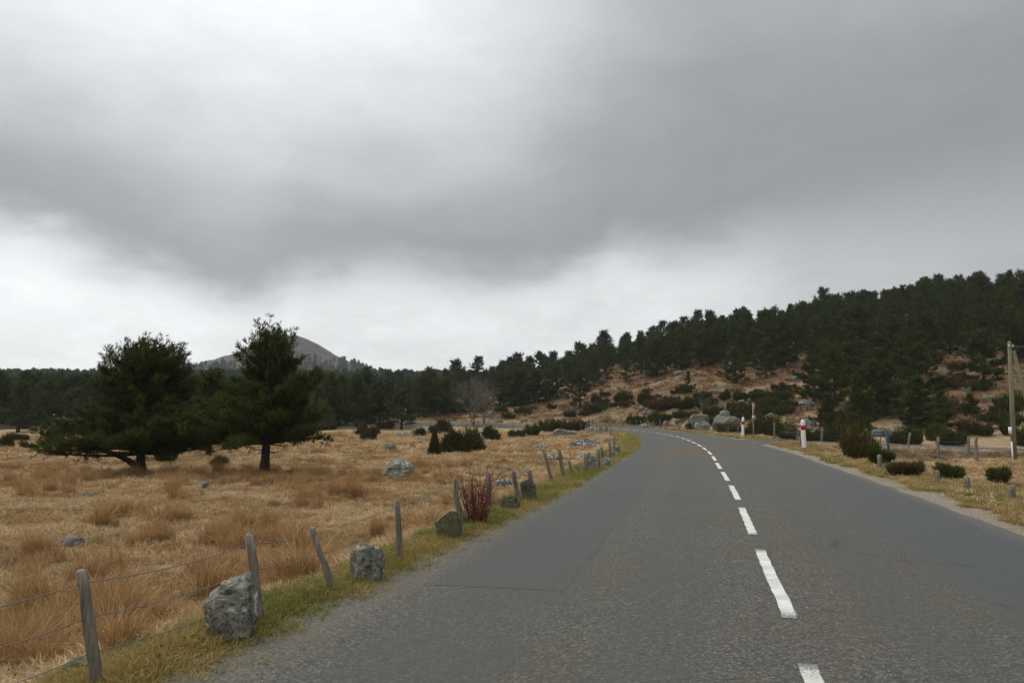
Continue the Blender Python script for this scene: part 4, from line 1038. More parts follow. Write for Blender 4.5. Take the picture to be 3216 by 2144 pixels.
# green verge along the left edge, straw and green verge on the right
ver = [clump(250 + k, 56, .11, .095, .0034, .55, 'verge', .8) for k in range(5)]
k0 = (MS > 2.5) & (MS < 112); Pm = MAIN[k0]; Tm = MT[k0]
n = 30000; q = (rng.random(n) ** 1.5 * (len(Pm) - 1)).astype(int); off = -(HW + np.interp(MS[k0][q], [4, 8, 14, 24], [.42, .28, .08, -.04]) + .85 * rng.random(n) ** 1.2) ; off = off + .12 * rng.normal(size=n) * (off < -HW - .3)
px_ = Pm[q, 0] + Tm[q, 1] * off + rng.normal(size=n) * .1; py_ = Pm[q, 1] - Tm[q, 0] * off + rng.normal(size=n) * .25
place('verge_grass', ver, px_, py_, .65, 1.35, 'strip of short green and yellow grass along the left road edge', keep=lambda x, y, z, t, t2, j: (np.abs(t) > HW - .10) & (np.abs(t) < HW + .9 * fbm(x, y, 12) + .62), grow=lambda x, y: np.clip(np.hypot(x, y) / 22, 1, 2.4))
n = 26000; q = (rng.random(n) ** 1.2 * (len(Pm) - 1)).astype(int); off = HW + .30 + 2.9 * rng.random(n)
px_ = Pm[q, 0] + Tm[q, 1] * off + rng.normal(size=n) * .1; py_ = Pm[q, 1] - Tm[q, 0] * off + rng.normal(size=n) * .25
place('verge_grass', ver + ver + mat_cl[4:], px_, py_, .6, 1.3, 'strip of straw and green grass along the right road edge', keep=lambda x, y, z, t, t2, j: (t > HW + .18 + .8 * fbm(x, y, 15)) & ((np.abs(t2) > side_hw(j) + .1)), grow=lambda x, y: np.clip(np.hypot(x, y) / 22, 1, 2.4) * np.where((y > 33) & (y < 56), .42, 1))
# bracken and heather on the hillside
brk = [clump(270 + k, 40, .5, .55, .03, .9, 'bracken', .6) for k in range(4)]
x, y = rng.uniform(-30, 110, 26000), rng.uniform(50, 165, 26000)
place('dead_bracken', brk, x, y, .45, 1.2, 'russet dead bracken and grass covering the hillside', keep=lambda x, y, z, t, t2, j: (t > HW + 2.0) & off_road(x, y, z, t, t2, j, 2.5) & (hill(x, y) > .25) & (np.abs(x) < y * .8) & (fbm(x / 2.5, y / 2.5, 44) > .42))
x, y = wedge(14000, 60, 150, -38, 8, 1.3)
place('dead_grass', mat_cl, x, y, 2.0, 3.6, 'pale dead grass of the meadow beyond the far road', keep=lambda x, y, z, t, t2, j: (t > HW + 1.0) & (hill(x, y) < 3.5))

def joined(tr, cr):
    va = np.empty(len(tr.vertices) * 3, np.float32); tr.vertices.foreach_get('co', va); vb = np.empty(len(cr.vertices) * 3, np.float32); cr.vertices.foreach_get('co', vb)
    ta = np.empty(len(tr.loops), np.int32); tr.loops.foreach_get('vertex_index', ta); tb = np.empty(len(cr.loops), np.int32); cr.loops.foreach_get('vertex_index', tb)
    ti = np.empty(len(cr.vertices), np.float32); cr.attributes['tint'].data.foreach_get('value', ti)
    va = va.reshape(-1, 3); vb = vb.reshape(-1, 3)
    return mesh_of('pine_join', np.vstack([va, vb]), np.vstack([ta.reshape(-1, 3), tb.reshape(-1, 3) + len(va)]), {'tint': np.concatenate([np.zeros(len(va)), ti])})
if hidden:
    hm_ = [joined(*v) for v in VAR]
    for m_ in hm_: m_.materials.append(MAT['needles'])
    q = np.array(hidden); n = len(q); s = np.array([under_skyline(q_, random.uniform(4.2, 6.6)) for q_ in hidden]) / VH
    scatter('hillside_wood', q - np.array([0, 0, .12]), np.column_stack([np.zeros(n), np.zeros(n), rng.random(n) * 6.28]), np.column_stack([s * 1.05, s * 1.05, s]), rng.integers(0, 9, n), hm_, 'dense pines deep in the hillside forest behind the front rows')
# far wood on the ridge and on the lower slopes of the cone hill
fw = []
for k in range(4):
    r_ = random.Random(500 + k); h = 6.5; w = r_.uniform(1.5, 2.1); p_ = lambda: [(.8, w * .7), (h * .3, w * r_.uniform(.85, 1.1)), (h * .6, w * r_.uniform(.6, .9)), (h * .85, w * r_.uniform(.35, .5)), (h, .2)]
    tr, cr = pine(520 + k, h, p_(), p_(), .8, 22, 4, .7, .62, 5, .14, sides=4, bsides=3, width=.16, leaders=1)
    va = np.empty(len(tr.vertices) * 3, np.float32); tr.vertices.foreach_get('co', va); ta = np.array([list(p.vertices) for p in tr.polygons])
    vb = np.empty(len(cr.vertices) * 3, np.float32); cr.vertices.foreach_get('co', vb); tb = np.array([list(p.vertices) for p in cr.polygons])
    ti = np.empty(len(cr.vertices), np.float32); cr.attributes['tint'].data.foreach_get('value', ti)
    va = va.reshape(-1, 3); vb = vb.reshape(-1, 3)
    me = mesh_of('far_pine', np.vstack([va, vb]), np.vstack([ta, tb + len(va)]), {'tint': np.concatenate([np.full(len(va), .0), ti])}); me.materials.append(MAT['needles_far']); fw.append(me)
def wood(n, x0, x1, y0, y1, dmin, keepf):
    x = rng.uniform(x0, x1, n); y = rng.uniform(y0, y1, n)
    k = (np.abs(x) < y * .75 + 20); x, y = x[k], y[k]
    g = {}; out = []
    for a, b in zip(x, y):
        c = (int(a // dmin), int(b // dmin))
        if c in g: continue
        g[c] = 1; out.append((a, b))
    o = np.array(out); z = H(o[:, 0], o[:, 1]); k = keepf(o[:, 0], o[:, 1], z); return o[k, 0], o[k, 1], z[k]
w1 = wood(9000, -330, 260, 168, 470, 4.2, lambda x, y, z: (fbm(x / 30, y / 30, 77) > .30))
w2 = wood(12000, -520, 120, 470, 960, 5.4, lambda x, y, z: (z < np.where(x > -240, 60, 50) + 9 * (fbm(x / 26, y / 26, 41) - .5) * 2) & (fbm(x / 24, y / 24, 78) > .33))
wx, wy, wz = (np.concatenate([a, b]) for a, b in zip(w1, w2))
s = rng.uniform(.75, 1.25, len(wx))
scatter('distant_wood', np.column_stack([wx, wy, wz - .1]), np.column_stack([np.zeros(len(wx)), np.zeros(len(wx)), rng.random(len(wx)) * 6.28]), np.column_stack([s * 1.1, s * 1.1, s]), rng.integers(0, 4, len(wx)), fw, 'far pine wood covering the ridge below the cone hill')

# ------------------------------------------------------------------ shrubs
def shrub(pos_, me, label, mat, group=None, name='juniper_bush', cat='shrub', rz=None, scale=1.0):
    e = thing(name, label, cat, pos_, random.random() * 6.28 if rz is None else rz, group, scale)
    f, s = me
    link('foliage', f, MAT[mat], e); link('stem', s, MAT['bark_grey'], e); return e
def shrub_d(x0, y0, x1, y1, label, mat='juniper', name='juniper_bush', n=700, lobes=3, up=.8, ln=.16, width=.11, taper=0.0, seed=None, blades=7, tmin=3.0):
    p = atd((x0 + x1) / 2, y1, tmin); k = DK * p.y / F; w = (x1 - x0) * k; h = (y1 - y0) * k
    me = shrub_foliage(seed or int(x0 * 7 + y0), w, h * .92, int(n * 1.5), ln * 1.2, 1.45 * ln * max(.9, p.y / 50), blades, width * .55, up, lobes, taper=taper)
    if name == 'broom_bush': me = brush_foliage(int(x0 * 7 + y0), w * 1.05, h * 1.05, int(n * 1.6), ln * 1.2, 1.35 * ln * max(.9, p.y / 50), blades, width * .5)
    return shrub((p.x, p.y, p.z - .03), me, label, mat, name=name, rz=0)
shrub_d(1024, 972, 1112, 1044, 'large dark juniper bush with brown tips in the middle of the field', n=2600, lobes=7)
shrub_d(1006, 966, 1060, 1000, 'dark juniper behind the left of the large one', n=1100, lobes=5)
shrub_d(1088, 984, 1142, 1014, 'low wide juniper to the right of the large one', n=1100, lobes=5)
shrub_d(984, 994, 1012, 1048, 'small upright conical juniper beside the large bush', n=900, lobes=1, up=1.2, taper=.55)
shrub_d(838, 985, 878, 1014, 'front mound of the double juniper in the field', n=700)
shrub_d(828, 974, 868, 1002, 'rear mound of the double juniper in the field', n=600)
shrub_d(1170, 992, 1202, 1008, 'bright green low broom left of the darker round one', 'broom', 'broom_bush', 600, 2)
shrub_d(1202, 980, 1236, 1002, 'round dark green broom by the leaning stakes', 'broom', 'broom_bush', 700, 2)
shrub_d(1240, 966, 1300, 990, 'long green broom before the far road', 'broom', 'broom_bush', 900, 4)
shrub_d(1292, 966, 1350, 992, 'dark brownish broom at the bend of the fence', 'juniper', 'broom_bush', 900, 3)
shrub_d(866, 976, 882, 984, 'tiny brown juniper near the lone roadside pine', n=200, lobes=1)
shrub_d(884, 972, 902, 984, 'small dark juniper near the lone roadside pine', n=250, lobes=1)
shrub_d(955, 990, 975, 1004, 'tiny juniper tuft among field rocks', n=200, lobes=1)
shrub_d(985, 984, 1002, 998, 'second tiny juniper tuft among field rocks', n=200, lobes=1)
shrub_d(706, 898, 764, 986, 'rounded yellowish green bush behind the taller pine', 'yellow_leaf', 'leafy_bush', 1600, 3, .5, .2)
shrub_d(112, 968, 170, 1012, 'grey green bush behind the sweep of the left pine', 'broom', 'leafy_bush', 800, 3)
shrub_d(20, 1000, 90, 1016, 'low dark bushes beside the fallen log', 'juniper', 'juniper_bush', 500, 3)
shrub_d(-20, 1003, 25, 1030, 'dark bush at the left edge by the log', 'juniper', 'juniper_bush', 500, 2)
shrub_d(488, 1058, 522, 1074, 'small yellow brown gorse between the two pines', 'yellow_leaf', 'gorse_bush', 260, 1)
shrub_d(355, 1044, 410, 1062, 'low pine seedling right of the forked trunk', 'juniper', 'juniper_bush', 260, 2)
# broom on and below the slope
def zsh(z, a, b, c, d, *k, **kw):
    x0, y0 = z(a, b); x1, y1 = z(c, d); return shrub_d(x0 / DK, y0 / DK, x1 / DK, y1 / DK, *k, **kw)
BR = ('broom', 'broom_bush')
zsh(zA, 740, 275, 1060, 385, 'long bank of bright green broom behind the bend fence', *BR, n=1600, lobes=5)
zsh(zA, 480, 310, 720, 400, 'green broom at the left end of the broom bank', *BR, n=1000, lobes=4)
zsh(zA, 1040, 270, 1320, 330, 'green broom behind the tilted slab', *BR, n=1000, lobes=4)
zsh(zA, 1420, 205, 1650, 300, 'green broom between the tilted slab and the capstone', *BR, n=1000, lobes=4)
zsh(zA, 1720, 205, 2030, 305, 'green broom left of the give way sign', *BR, n=1200, lobes=5)
zsh(zA, 2030, 190, 2290, 290, 'green broom right of the give way sign', *BR, n=1000, lobes=4)
zsh(zA, 620, 30, 800, 165, 'dark round broom on the slope under the forest', 'juniper', 'broom_bush', 900, 3)
zsh(zA, 320, 30, 540, 130, 'dark broom left of the round one under the forest', 'juniper', 'broom_bush', 900, 3)
zsh(zA, 740, 100, 1060, 225, 'low dark broom patch in the middle of the slope', 'juniper', 'broom_bush', 1200, 5)
zsh(zA, 1040, 110, 1280, 210, 'low green broom patch right of the middle of the slope', *BR, n=1000, lobes=4)
zsh(zA, 1330, 60, 1560, 200, 'dark green broom above the tilted slab', *BR, n=1000, lobes=4)
zsh(zA, 1620, 0, 1720, 105, 'dark upright juniper above the stone pillar', 'juniper', 'juniper_bush', 700, 2)
zsh(zA, 1790, 0, 2000, 105, 'broad green broom high above the give way sign', *BR, n=1000, lobes=4)
zsh(zA, 2000, 0, 2220, 110, 'green broom high above the side road', *BR, n=1000, lobes=4)
zsh(zA, -60, 170, 220, 260, 'low dark broom under the left hillside pine', *BR, n=1000, lobes=4)
zsh(zB, 780, 310, 1130, 410, 'bright low broom on the slope behind the bollards', *BR, n=900, lobes=4)
zsh(zB, 240, 600, 480, 860, 'dry reddish broom behind the far bollard', 'broom_dry', 'broom_bush', 900, 3, tmin=60)
zsh(zB, 450, 400, 790, 860, 'tall dry reddish broom between the give way sign and the near bollard', 'broom_dry', 'broom_bush', 1500, 4, tmin=60)
zsh(zB, 790, 560, 1190, 870, 'green broom along the fence left of the near bollard', *BR, n=1500, lobes=4, tmin=58)
zsh(zB, 1380, 650, 1690, 930, 'green broom along the fence right of the near bollard', *BR, n=1400, lobes=4, tmin=54)
zsh(zB, 1700, 620, 2150, 960, 'dark green broom at the fence under the young open pine', *BR, n=1600, lobes=5, tmin=51.5)
zsh(zB, 1640, 220, 2060, 640, 'dark tall broom left of the young open pine', 'juniper', 'broom_bush', 1600, 4)
zsh(zA, 1210, 400, 1330, 480, 'reddish dry broom in front of the low boulder', 'broom_dry', 'broom_bush', 500, 2)
zsh(zA, 1600, 400, 1880, 520, 'reddish dry broom in front of the huge boulder', 'broom_dry', 'broom_bush', 900, 4)
zsh(zC, 240, 275, 550, 640, 'large dry reddish broom on the verge before the arrow sign', 'broom_dry', 'broom_bush', n=1430, lobes=4, up=1.4)
zsh(zC, 560, 470, 740, 700, 'dark green broom at the foot of the arrow sign', *BR, n=825, lobes=3, up=1.4)
zsh(zC, 780, 700, 1090, 830, 'dry brown broom along the verge fence', 'broom_dry', 'broom_bush', n=660, lobes=4, up=1.4)
zsh(zC, 1370, 740, 1560, 890, 'green broom behind a verge fence post', *BR, n=550, lobes=3, up=1.4)
zsh(zC, 1965, 770, 2140, 905, 'single round green broom alone in the low field', *BR, n=900, lobes=1, up=1.5)
zsh(zC, 1200, 230, 1460, 400, 'green broom on the far side of the side road', *BR, n=1200, lobes=4, up=1.2, tmin=51.5)
zsh(zC, 760, 290, 1110, 480, 'dark green broom behind the leaning side road post', *BR, n=1300, lobes=4, up=1.2, tmin=51.5)
zsh(zC, 1330, 330, 1650, 500, 'dark broom mound beside the side road', *BR, n=1300, lobes=4, up=1.2, tmin=51.5)
zsh(zC, 1600, 150, 1960, 330, 'reddish green bush in the grass beyond the side road', 'juniper', 'broom_bush', 1000, 4)
zsh(zC, 2100, 190, 2215, 330, 'small green broom left of the white box', *BR, n=500, lobes=2, tmin=51.5)
zsh(zC, 2260, 260, 2400, 470, 'green broom right of the utility pole', *BR, n=800, lobes=2, tmin=51.5)
zsh(zC, 1000, 20, 1240, 240, 'brown green bush on the bank beyond the side road', 'juniper', 'broom_bush', 1100, 3)
zsh(zC, 120, 60, 400, 300, 'dark broom mass left of the young pine trunk', 'juniper', 'broom_bush', 1300, 4)
# many alike low brooms over the slope
SV = [brush_foliage(700 + k, 2.4, .95, 460, .26, .30, 7, .09) for k in range(5)]
for k, (f, s_) in enumerate(SV): f.materials.append(MAT['broom' if k % 2 else 'juniper']); s_.materials.append(MAT['bark_grey'])
nb = 0; zn = {}
for _try in range(6000):
    if nb >= 110: break
    px = random.uniform(1560, 3216); py = random.uniform(1160, 1350)
    if py < 1285 - (px - 1480) * .10 or random.random() > .9: continue
    p = at(px, py); i_, t_ = nearest(MAIN, MT, [p.x], [p.y]); j_, t2_ = nearest(SIDE, ST, [p.x], [p.y])
    if p.y < 56 or p.y > 150 or abs(t_[0]) < 8 or abs(t2_[0]) < 6 or fbm(p.x / 9, p.y / 9, 51) < .44: continue
    zk = zone_of(px / DK); zn[zk] = zn.get(zk, 0) + 1
    if zn[zk] > 12: continue
    e = shrub((p.x, p.y, p.z - .04), SV[nb % 5], f'low dark broom cushion among russet bracken {zone_of(px / DK)}', 'broom', f'broom cushions {zone_of(px / DK)}', 'broom_bush', scale=random.uniform(.5, 1.25)); nb += 1

# leafless trees and the red-stemmed shrub by the fence
def bare(dx, base, top, label, seed, stems, rad, mat='bark_grey', spread=.55, levels=4, tmin=3.0):
    p = atd(dx, base, tmin); h = (base - top) * DK * p.y / F
    tr, tw = bare_tree(seed, h, rad, stems, levels, spread); e = thing('bare_tree', label, 'tree', p)
    link('trunk', tr, MAT[mat], e); link('crown', tw, MAT[mat], e)
bare(1088, 978, 852, 'leafless grey tree with several stems behind the large juniper', 31, 4, .10)
bare(1110, 976, 875, 'slimmer leafless tree right behind the many stemmed one', 32, 2, .09)
bare(1042, 945, 880, 'pale thin birch without leaves before the dark pines', 33, 1, .06, spread=.4, tmin=112)
bare(930, 985, 950, 'small leafless twiggy shrub left of the juniper', 35, 3, .02, levels=3)
bare(1618, 948, 905, 'small grey leafless tree on the slope', 36, 2, .05, levels=3)
bare(1838, 1026, 925, 'thin dead sapling behind the near bollard', 37, 1, .045, levels=3, spread=.35)
bare(200, 985, 925, 'grey twiggy leafless bush at the back of the field', 38, 4, .03, levels=3, tmin=90)
p = atd(1092, 1206); kx = DK * p.y / F
e = thing('red_stem_shrub', 'leafless shrub of red brown stems beside the roadside fence', 'shrub', p)
link('stem', stems_shrub(5, 125 * kx, 150 * kx, 75), MAT['redstem'], e)
# fallen branch and log
def log_d(x0, y0, x1, y1, r, label, mat='bark_grey'):
    a, b = atd(x0, y0), atd(x1, y1); m = (a + b) / 2; P = [(v - m) + Vector((0, 0, r)) for v in (a, a.lerp(b, .35) + Vector((0, 0, .05)), a.lerp(b, .7), b)]
    o = link('fallen_log', mesh_of('fallen_log', *tube(np.array([list(v) for v in P]), [r, r * .9, r * .75, r * .5], 7), None, True), MAT[mat], None, m); tag(o, label, 'log')
log_d(22, 1022, 76, 1012, .10, 'pale fallen log lying in the field at the left edge', 'concrete')
log_d(30, 1012, 75, 1004, .12, 'dark fallen log behind the pale one', 'bark')
log_d(292, 1096, 315, 1099, .035, 'thin dead branch on the grass below the forked pine', 'bark')

# ------------------------------------------------------------------ fences
def post_between(p0, p1, w, seed, parent, sides=7):
    r = random.Random(seed); d = p1 - p0; n = 6; P = []; R = []
    for k in range(n):
        f = k / (n - 1); q = p0 + d * f + Vector((r.gauss(0, w * .06), r.gauss(0, w * .06), 0)); P.append(list(q - p0)); R.append(w / 2 * (1.06 - .16 * f) * r.uniform(.94, 1.06))
    P.append(list(p1 - p0 + Vector((r.gauss(0, w * .12), 0, w * .12)))); R.append(w / 2 * .55)
    V, T = tube(np.array(P), np.array(R), sides)
    o = link('fence_post', mesh_of('fence_post', V, T), MAT['post'], parent, p0 - parent.location); return o
def wire_between(a, b, parent, sag=.02, r=.0035, seed=0):
    n = 7; P = [list(a.lerp(b, k / (n - 1)) - a - Vector((0, 0, sag * 4 * (k / (n - 1)) * (1 - k / (n - 1))))) for k in range(n)]
    V, T = tube(np.array(P), r, 3, False); link('wire', mesh_of('wire', V, T), MAT['wire'], parent, a - parent.location)
def fence(label, posts, w=.10, wires=(.30, .60, .90), buried=.25, wr=.0035, skip=(), sag=.02, minh=None):
    """posts: photo pixels (x_base, y_base, x_top, y_top[, width m])"""
    B = []
    for q in posts:
        b = at(q[0], q[1]); t = pixel_at_depth(q[2], q[3], b.y); B.append((b, t, q[4] if len(q) > 4 else w))
    e = thing('wire_fence', label, 'fence', B[0][0])
    for k, (b, t, ww) in enumerate(B):
        d = (t - b).normalized(); post_between(b - d * buried, t, ww, int(posts[k][0] * 3 + k), e)
    for k in range(len(B) - 1):
        if k in skip: continue
        for f in wires:
            a = B[k][0].lerp(B[k][1], f); c = B[k + 1][0].lerp(B[k + 1][1], f); wire_between(a, c, e, sag * random.uniform(.4, 2), wr)
    return e
D = DK
def dp(xb, yb, xt, yt, w): return (xb * D, yb * D, xt * D, yt * D, w)
left_posts = [dp(-330, 1800, -350, 1420, .10), dp(222, 1590, 187, 1312, .072), dp(598, 1432, 574, 1228, .075), dp(767, 1362, 717, 1213, .062), dp(918, 1293, 913, 1150, .075), dp(1056, 1234, 1046, 1100, .08),
              (1533, 1600, 1535, 1487, .09), (1630, 1580, 1613, 1482, .10), (1678, 1569, 1661, 1478, .10), (1735, 1514, 1707, 1412, .09), (1770, 1502, 1756, 1413, .10), (1799, 1490, 1787, 1448, .09), (1820, 1485, 1810, 1459, .09),
              (1843, 1481, 1838, 1426, .12), (1858, 1476, 1848, 1423, .11), (1881, 1472, 1876, 1411, .13), (1898, 1452, 1887, 1403, .11), (1917, 1446, 1914, 1389, .10), (1930, 1425, 1928, 1372, .10)]
fence('roadside fence of weathered leaning posts and barbed wire along the left verge', left_posts)
# the same line of stakes carried round the inside of the bend
def line_fence(label, s0, s1, step, off, h, w, seed, lean=.12, wires=(.5, .9), wr=.004, P=MAIN, T=MT, S=MS):
    r = random.Random(seed); B = []; s = s0
    while s < s1:
        k = min(int(np.searchsorted(S, s)), len(S) - 1); x = P[k, 0] + T[k, 1] * off + r.gauss(0, .15); y = P[k, 1] - T[k, 0] * off + r.gauss(0, .15)
        b = Vector((x, y, H1(x, y))); hh = h * r.uniform(.75, 1.15); B.append((b, b + Vector((r.gauss(0, lean) * hh, r.gauss(0, lean) * hh, hh)), w * r.uniform(.8, 1.2))); s += step * r.uniform(.7, 1.3)
    e = thing('wire_fence', label, 'fence', B[0][0])
    for k, (b, t, ww) in enumerate(B): post_between(b - Vector((0, 0, .3)), t, ww, seed * 100 + k, e, 5)
    for k in range(len(B) - 1):
        for f in wires: wire_between(B[k][0].lerp(B[k][1], f), B[k + 1][0].lerp(B[k + 1][1], f), e, .03, wr)
line_fence('row of dark leaning stakes round the inside of the bend', 60, 108, 2.3, -(HW + 1.6), 1.15, .10, 4, .10)
line_fence('dark stakes between the field and the far road', 108, 152, 2.2, -(HW + 1.4), 1.05, .09, 6, .20)
line_fence('thin pale stakes along the far side of the far road', 92, 150, 3.2, HW + 1.5, 1.0, .08, 7, .07)
zpost = lambda z, xb, yb, xt, yt, w: z(xb, yb) + z(xt, yt) + (w,)
fence('pale stakes and wire along the outside of the bend', [zpost(zA, *q) for q in ((420, 442, 420, 372, .10), (503, 443, 503, 358, .10), (580, 445, 580, 352, .10), (637, 448, 637, 352, .10), (722, 454, 722, 360, .10), (790, 460, 790, 354, .11), (875, 464, 873, 365, .10),
       (942, 470, 938, 372, .12), (1108, 480, 1108, 390, .11), (1203, 486, 1203, 430, .09), (1345, 492, 1345, 392, .10), (1446, 502, 1443, 395, .10), (1523, 512, 1523, 382, .09), (1712, 530, 1712, 440, .09), (1836, 545, 1838, 430, .09))], wires=(.45, .85), wr=.004)
fence('grey posts and three wires along the far side of the side road', [zpost(zB, *q) for q in ((270, 740, 295, 532, .12), (780, 885, 775, 575, .14), (1190, 920, 1205, 640, .10), (1650, 955, 1660, 660, .14))] +
      [zpost(zC, *q) for q in ((632, 465, 634, 350, .07), (958, 480, 985, 303, .13), (1690, 512, 1686, 350, .15), (2430, 540, 2430, 380, .14))], wires=(.35, .6, .85), wr=.005)
fence('two stout grey posts and wire on the gravel bank before the side road', [zpost(zC, *q) for q in ((1322, 628, 1326, 358, .17), (1785, 640, 1778, 350, .17))], wires=(.5, .8), wr=.005)
fence('low grey posts and slack wire along the right verge', [zpost(zC, *q) for q in ((505, 620, 505, 500, .07), (628, 750, 614, 570, .13), (780, 780, 776, 635, .09), (1012, 830, 1014, 710, .06), (1318, 910, 1312, 758, .10), (1682, 960, 1672, 840, .13), (2205, 1098, 2202, 938, .15), (2560, 1180, 2560, 1010, .13))], wires=(.55, .9), wr=.004, sag=.08)

# ------------------------------------------------------------------ bollards, signs, pole
def lathe(prof, sides=20):
    P = np.array(prof); th = np.arange(sides) * 2 * math.pi / sides
    V = np.stack([np.outer(P[:, 0], np.cos(th)), np.outer(P[:, 0], np.sin(th)), np.repeat(P[:, 1][:, None], sides, 1)], 2).reshape(-1, 3)
    q = [(i * sides + k, i * sides + (k + 1) % sides, (i + 1) * sides + (k + 1) % sides, (i + 1) * sides + k) for i in range(len(P) - 1) for k in range(sides)]
    return V, np.array(q)
def bollard(px, py, ptop, label, lean):
    p = at(px, py); h = (py - ptop) * p.y / F; e = thing('road_bollard', label, 'bollard', p, 0, 'white bollards at the junction'); e.rotation_euler = (0.02, lean, .3)
    r = .098
    body = lathe([(r * 1.02, -.3), (r * 1.02, 0), (r, h * .635)]); link('post', mesh_of('post', *body, None, True), MAT['white'], e)
    band = lathe([(r, h * .635), (r * 1.03, h * .637), (r * 1.03, h * .795), (r, h * .798)]); link('red_band', mesh_of('red_band', *band), MAT['red'], e)
    capd = lathe([(r, h * .798), (r * .98, h * .91), (r * .86, h * .95), (r * .62, h * .98), (r * .3, h * .995), (0.001, h)]); link('cap', mesh_of('cap', *capd, None, True), MAT['white'], e)
bollard(2526, 1407, 1318, 'near white bollard with a dark red band leaning slightly left', -.045)
bollard(2333, 1374, 1310, 'far white bollard with a dark red band beside the give way sign', .03)

def prism(poly, th, y0=0.0):
    """polygon in x,z given a thickness along y"""
    n = len(poly); V = [(x, y0, z) for x, z in poly] + [(x, y0 + th, z) for x, z in poly]
    T = [(0, k, k + 1) for k in range(1, n - 1)] + [(n, n + k + 1, n + k) for k in range(1, n - 1)]
    for k in range(n): a, b = k, (k + 1) % n; T += [(a, a + n, b + n), (a, b + n, b)]
    return np.array(V, float), np.array(T)
p = at(2367, 1378); k = p.y / F
e = thing('give_way_sign', 'red and white inverted triangle give way sign on a grey post', 'sign', p, 0)
link('post', mesh_of('post', *tube([(0, 0, -.3), (0, 0, 108 * k)], .032, 8)), MAT['steel'], e)
tz = 112 * k; sw, shh = .47, 36 * k
def ring(s): return [(-sw * s, tz - shh * .33 * (1 - s)), (0, tz - shh + shh * .67 * (1 - s)), (sw * s, tz - shh * .33 * (1 - s))]
pl = bpy.data.objects.new('sign_plate', mesh_of('sign_plate', *prism(ring(1.06), .02, -.062))); pl.data.materials.append(MAT['signwhite']); col.objects.link(pl); pl.parent = e
link('red_border', mesh_of('red_border', *prism(ring(1.0), .006, -.0685)), MAT['signred'], pl); link('white_center', mesh_of('white_center', *prism(ring(.60), .006, -.0755)), MAT['signwhite'], pl)
pl.rotation_euler = (0, 0, math.radians(62))
sp = bpy.data.objects.new('distance_plate', mesh_of('distance_plate', *box(.36, .02, .24, 0, -.055, tz - shh - .21))); sp.data.materials.append(MAT['signwhite']); col.objects.link(sp); sp.parent = e; sp.rotation_euler = (0, 0, math.radians(40))
for zz_ in (.04, -.04): link('print', mesh_of('print', *box(.22, .006, .035, 0, -.068, tz - shh - .21 + zz_)), MAT['ink'], sp)

p = at(*zC(733, 575)); k = p.y / F / 3.818
e = thing('direction_sign', 'grey green back of an arrow shaped sign on a leaning post', 'sign', p, 0)
V, T = tube([(0, 0, -.4), (-.01, 0, 100 * k), (-36 * k, 0, 318 * k)], .075, 8); link('post', mesh_of('post', V, T, None, True), MAT['signpost'], e)
a0, a1, zb, zt_ = -175 * k, 30 * k, 212 * k, 300 * k
pl = link('arrow_plate', mesh_of('arrow_plate', *prism([(a0, zt_ - .04), (a0 - 4 * k, zb + .02), (a1, zb), (a1 + 42 * k, (zb + zt_) / 2 + 18 * k), (a1, zt_ + 12 * k)], .05, .09)), MAT['signback'], e)
for z_ in (zb + .1, zt_ - .1): link('rail', mesh_of('rail', *box(a1 - a0 - .1, .025, .04, (a0 + a1) / 2, .076, z_)), MAT['signpost'], pl)
sm = Geo()
for V, T in (box(.26, .02, .02, a0 + .16, .1, zt_ + .14), box(.26, .02, .02, a0 + .16, .1, zt_ + .02), box(.02, .02, .10, a0 + .04, .1, zt_ + .08), box(.02, .02, .10, a0 + .28, .1, zt_ + .08)): sm.add(V, T)
link('number_frame', sm.mesh('number_frame'), MAT['signback'], e)
p = at(*zC(343, 440)); V, T = box(.11, .06, .55, 0, 0, .2)
tag(link('marker_stake', mesh_of('marker_stake', *lathe([(.06, -.2), (.06, .42), (.05, .47), (.001, .48)], 10)), MAT['yellow'], None, p), 'short pale yellow marker stake behind the dry broom', 'stake')

p = at(3186, 1449); top = pixel_at_depth(3170, 1071, p.y); hp = top.z - p.z
e = thing('utility_pole', 'wooden utility pole with a slanting brace pole on the right', 'pole', p, 0)
dx_ = top.x - p.x
link('shaft', mesh_of('shaft', *tube([(0, 0, -.5), (dx_ * .5, 0, hp * .5), (dx_, 0, hp - .08), (dx_, 0, hp)], [.135, .115, .095, .03], 10), None, True), MAT['pole'], e)
bt = pixel_at_depth(3183, 1101, p.y) - p; bb = Vector((1.75, .3, -.4))
link('brace', mesh_of('brace', *tube([list(bb), list(bt.lerp(bb, .5)), list(bt)], [.12, .105, .085], 9), None, True), MAT['pole'], e)
link('brace_bolt', mesh_of('brace_bolt', *tube([(dx_ * .68, -.1, hp * .68), (dx_ * .68 + .48, -.05, hp * .67)], .012, 5)), MAT['steel'], e)
link('crossarm', mesh_of('crossarm', *box(.30, .05, .05, dx_, -.11, hp - .30)), MAT['steel'], e)
for s_ in (-.11, .11): link('insulator', mesh_of('insulator', *lathe([(.02, 0), (.035, .02), (.03, .06), (.015, .08), (.001, .085)], 8)), MAT['signwhite'], e, (dx_ + s_, -.11, hp - .275))
link('conduit', mesh_of('conduit', *tube([(-.15, -.12, -.2), (-.16, -.12, hp * .165)], .035, 7)), MAT['white'], e)
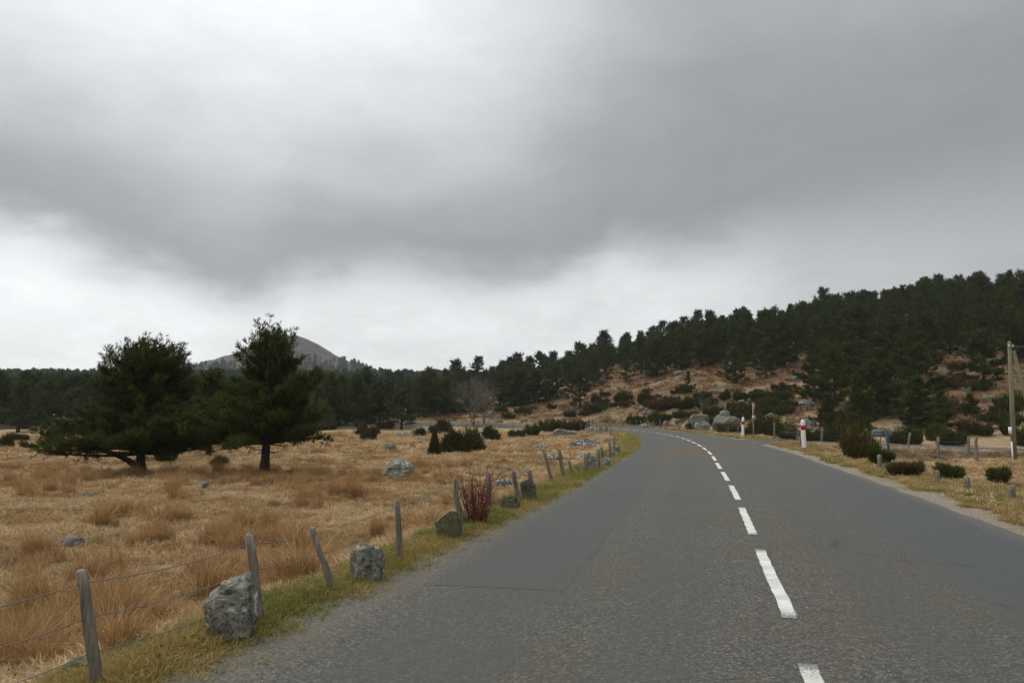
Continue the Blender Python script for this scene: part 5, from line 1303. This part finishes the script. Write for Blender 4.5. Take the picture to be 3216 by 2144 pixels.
link('meter_box', mesh_of('meter_box', *box(.13, .10, .36, -.20, -.12, hp * .165 + .57)), MAT['white'], e)
link('cable', mesh_of('cable', *tube([(-.17, -.12, hp * .165), (-.19, -.12, hp * .165 + .42)], .015, 5)), MAT['ink'], e)
# the wire runs off to the next pole, out of the picture to the right
a = Vector((top.x, p.y - .11, top.z - .24)); b = a + Vector((45, -3, .6)); n = 24
for k_, off in enumerate((0, .12)):
    P = [list(a.lerp(b, q / n) - a + Vector((off, 0, -1.1 * 4 * (q / n) * (1 - q / n) - off * .4))) for q in range(n + 1)]
    o = link('overhead_wire', mesh_of('overhead_wire', *tube(np.array(P), .012, 4, False)), MAT['wire'], None, a); tag(o, 'thin overhead wire running right from the pole top' if k_ == 0 else 'second overhead wire just beneath the first at the pole', 'wire')

# ------------------------------------------------------------------ cross on the cone hill
zc = float(far_land(np.array([-247.0]), np.array([900.0]))[0])
e = thing('summit_cross', 'tiny cross on a plinth at the top of the cone hill', 'cross', (-247, 900, zc - .3))
link('plinth', mesh_of('plinth', *tube([(0, 0, 0), (0, 0, 1.2), (0, 0, 1.25), (0, 0, 2.4)], [1.1, .9, .6, .45], 6)), MAT['concrete'], e)
link('upright', mesh_of('upright', *box(.32, .32, 2.6, 0, 0, 3.4)), MAT['concrete'], e); link('crossbar', mesh_of('crossbar', *box(1.3, .28, .30, 0, 0, 3.9)), MAT['concrete'], e)

# ------------------------------------------------------------------ damp air over the moor
V, T = box(2600, 1260, 135, 0, 530, 40)
hm = bpy.data.materials.new('damp_air'); hm.use_nodes = True; nt = hm.node_tree; nt.nodes.clear()
ho = NN(nt, 'ShaderNodeOutputMaterial'); pv = NN(nt, 'ShaderNodeVolumePrincipled'); pv.inputs['Density'].default_value = .00019; pv.inputs['Color'].default_value = (.86, .93, 1.0, 1)
LK(nt, pv.outputs[0], ho.inputs['Volume'])
HAZE = True
if HAZE:
    hz_ = link('haze', mesh_of('haze', V, T), hm); hz_['kind'] = 'stuff'; hz_['label'] = 'thin damp air that pales the far hill'
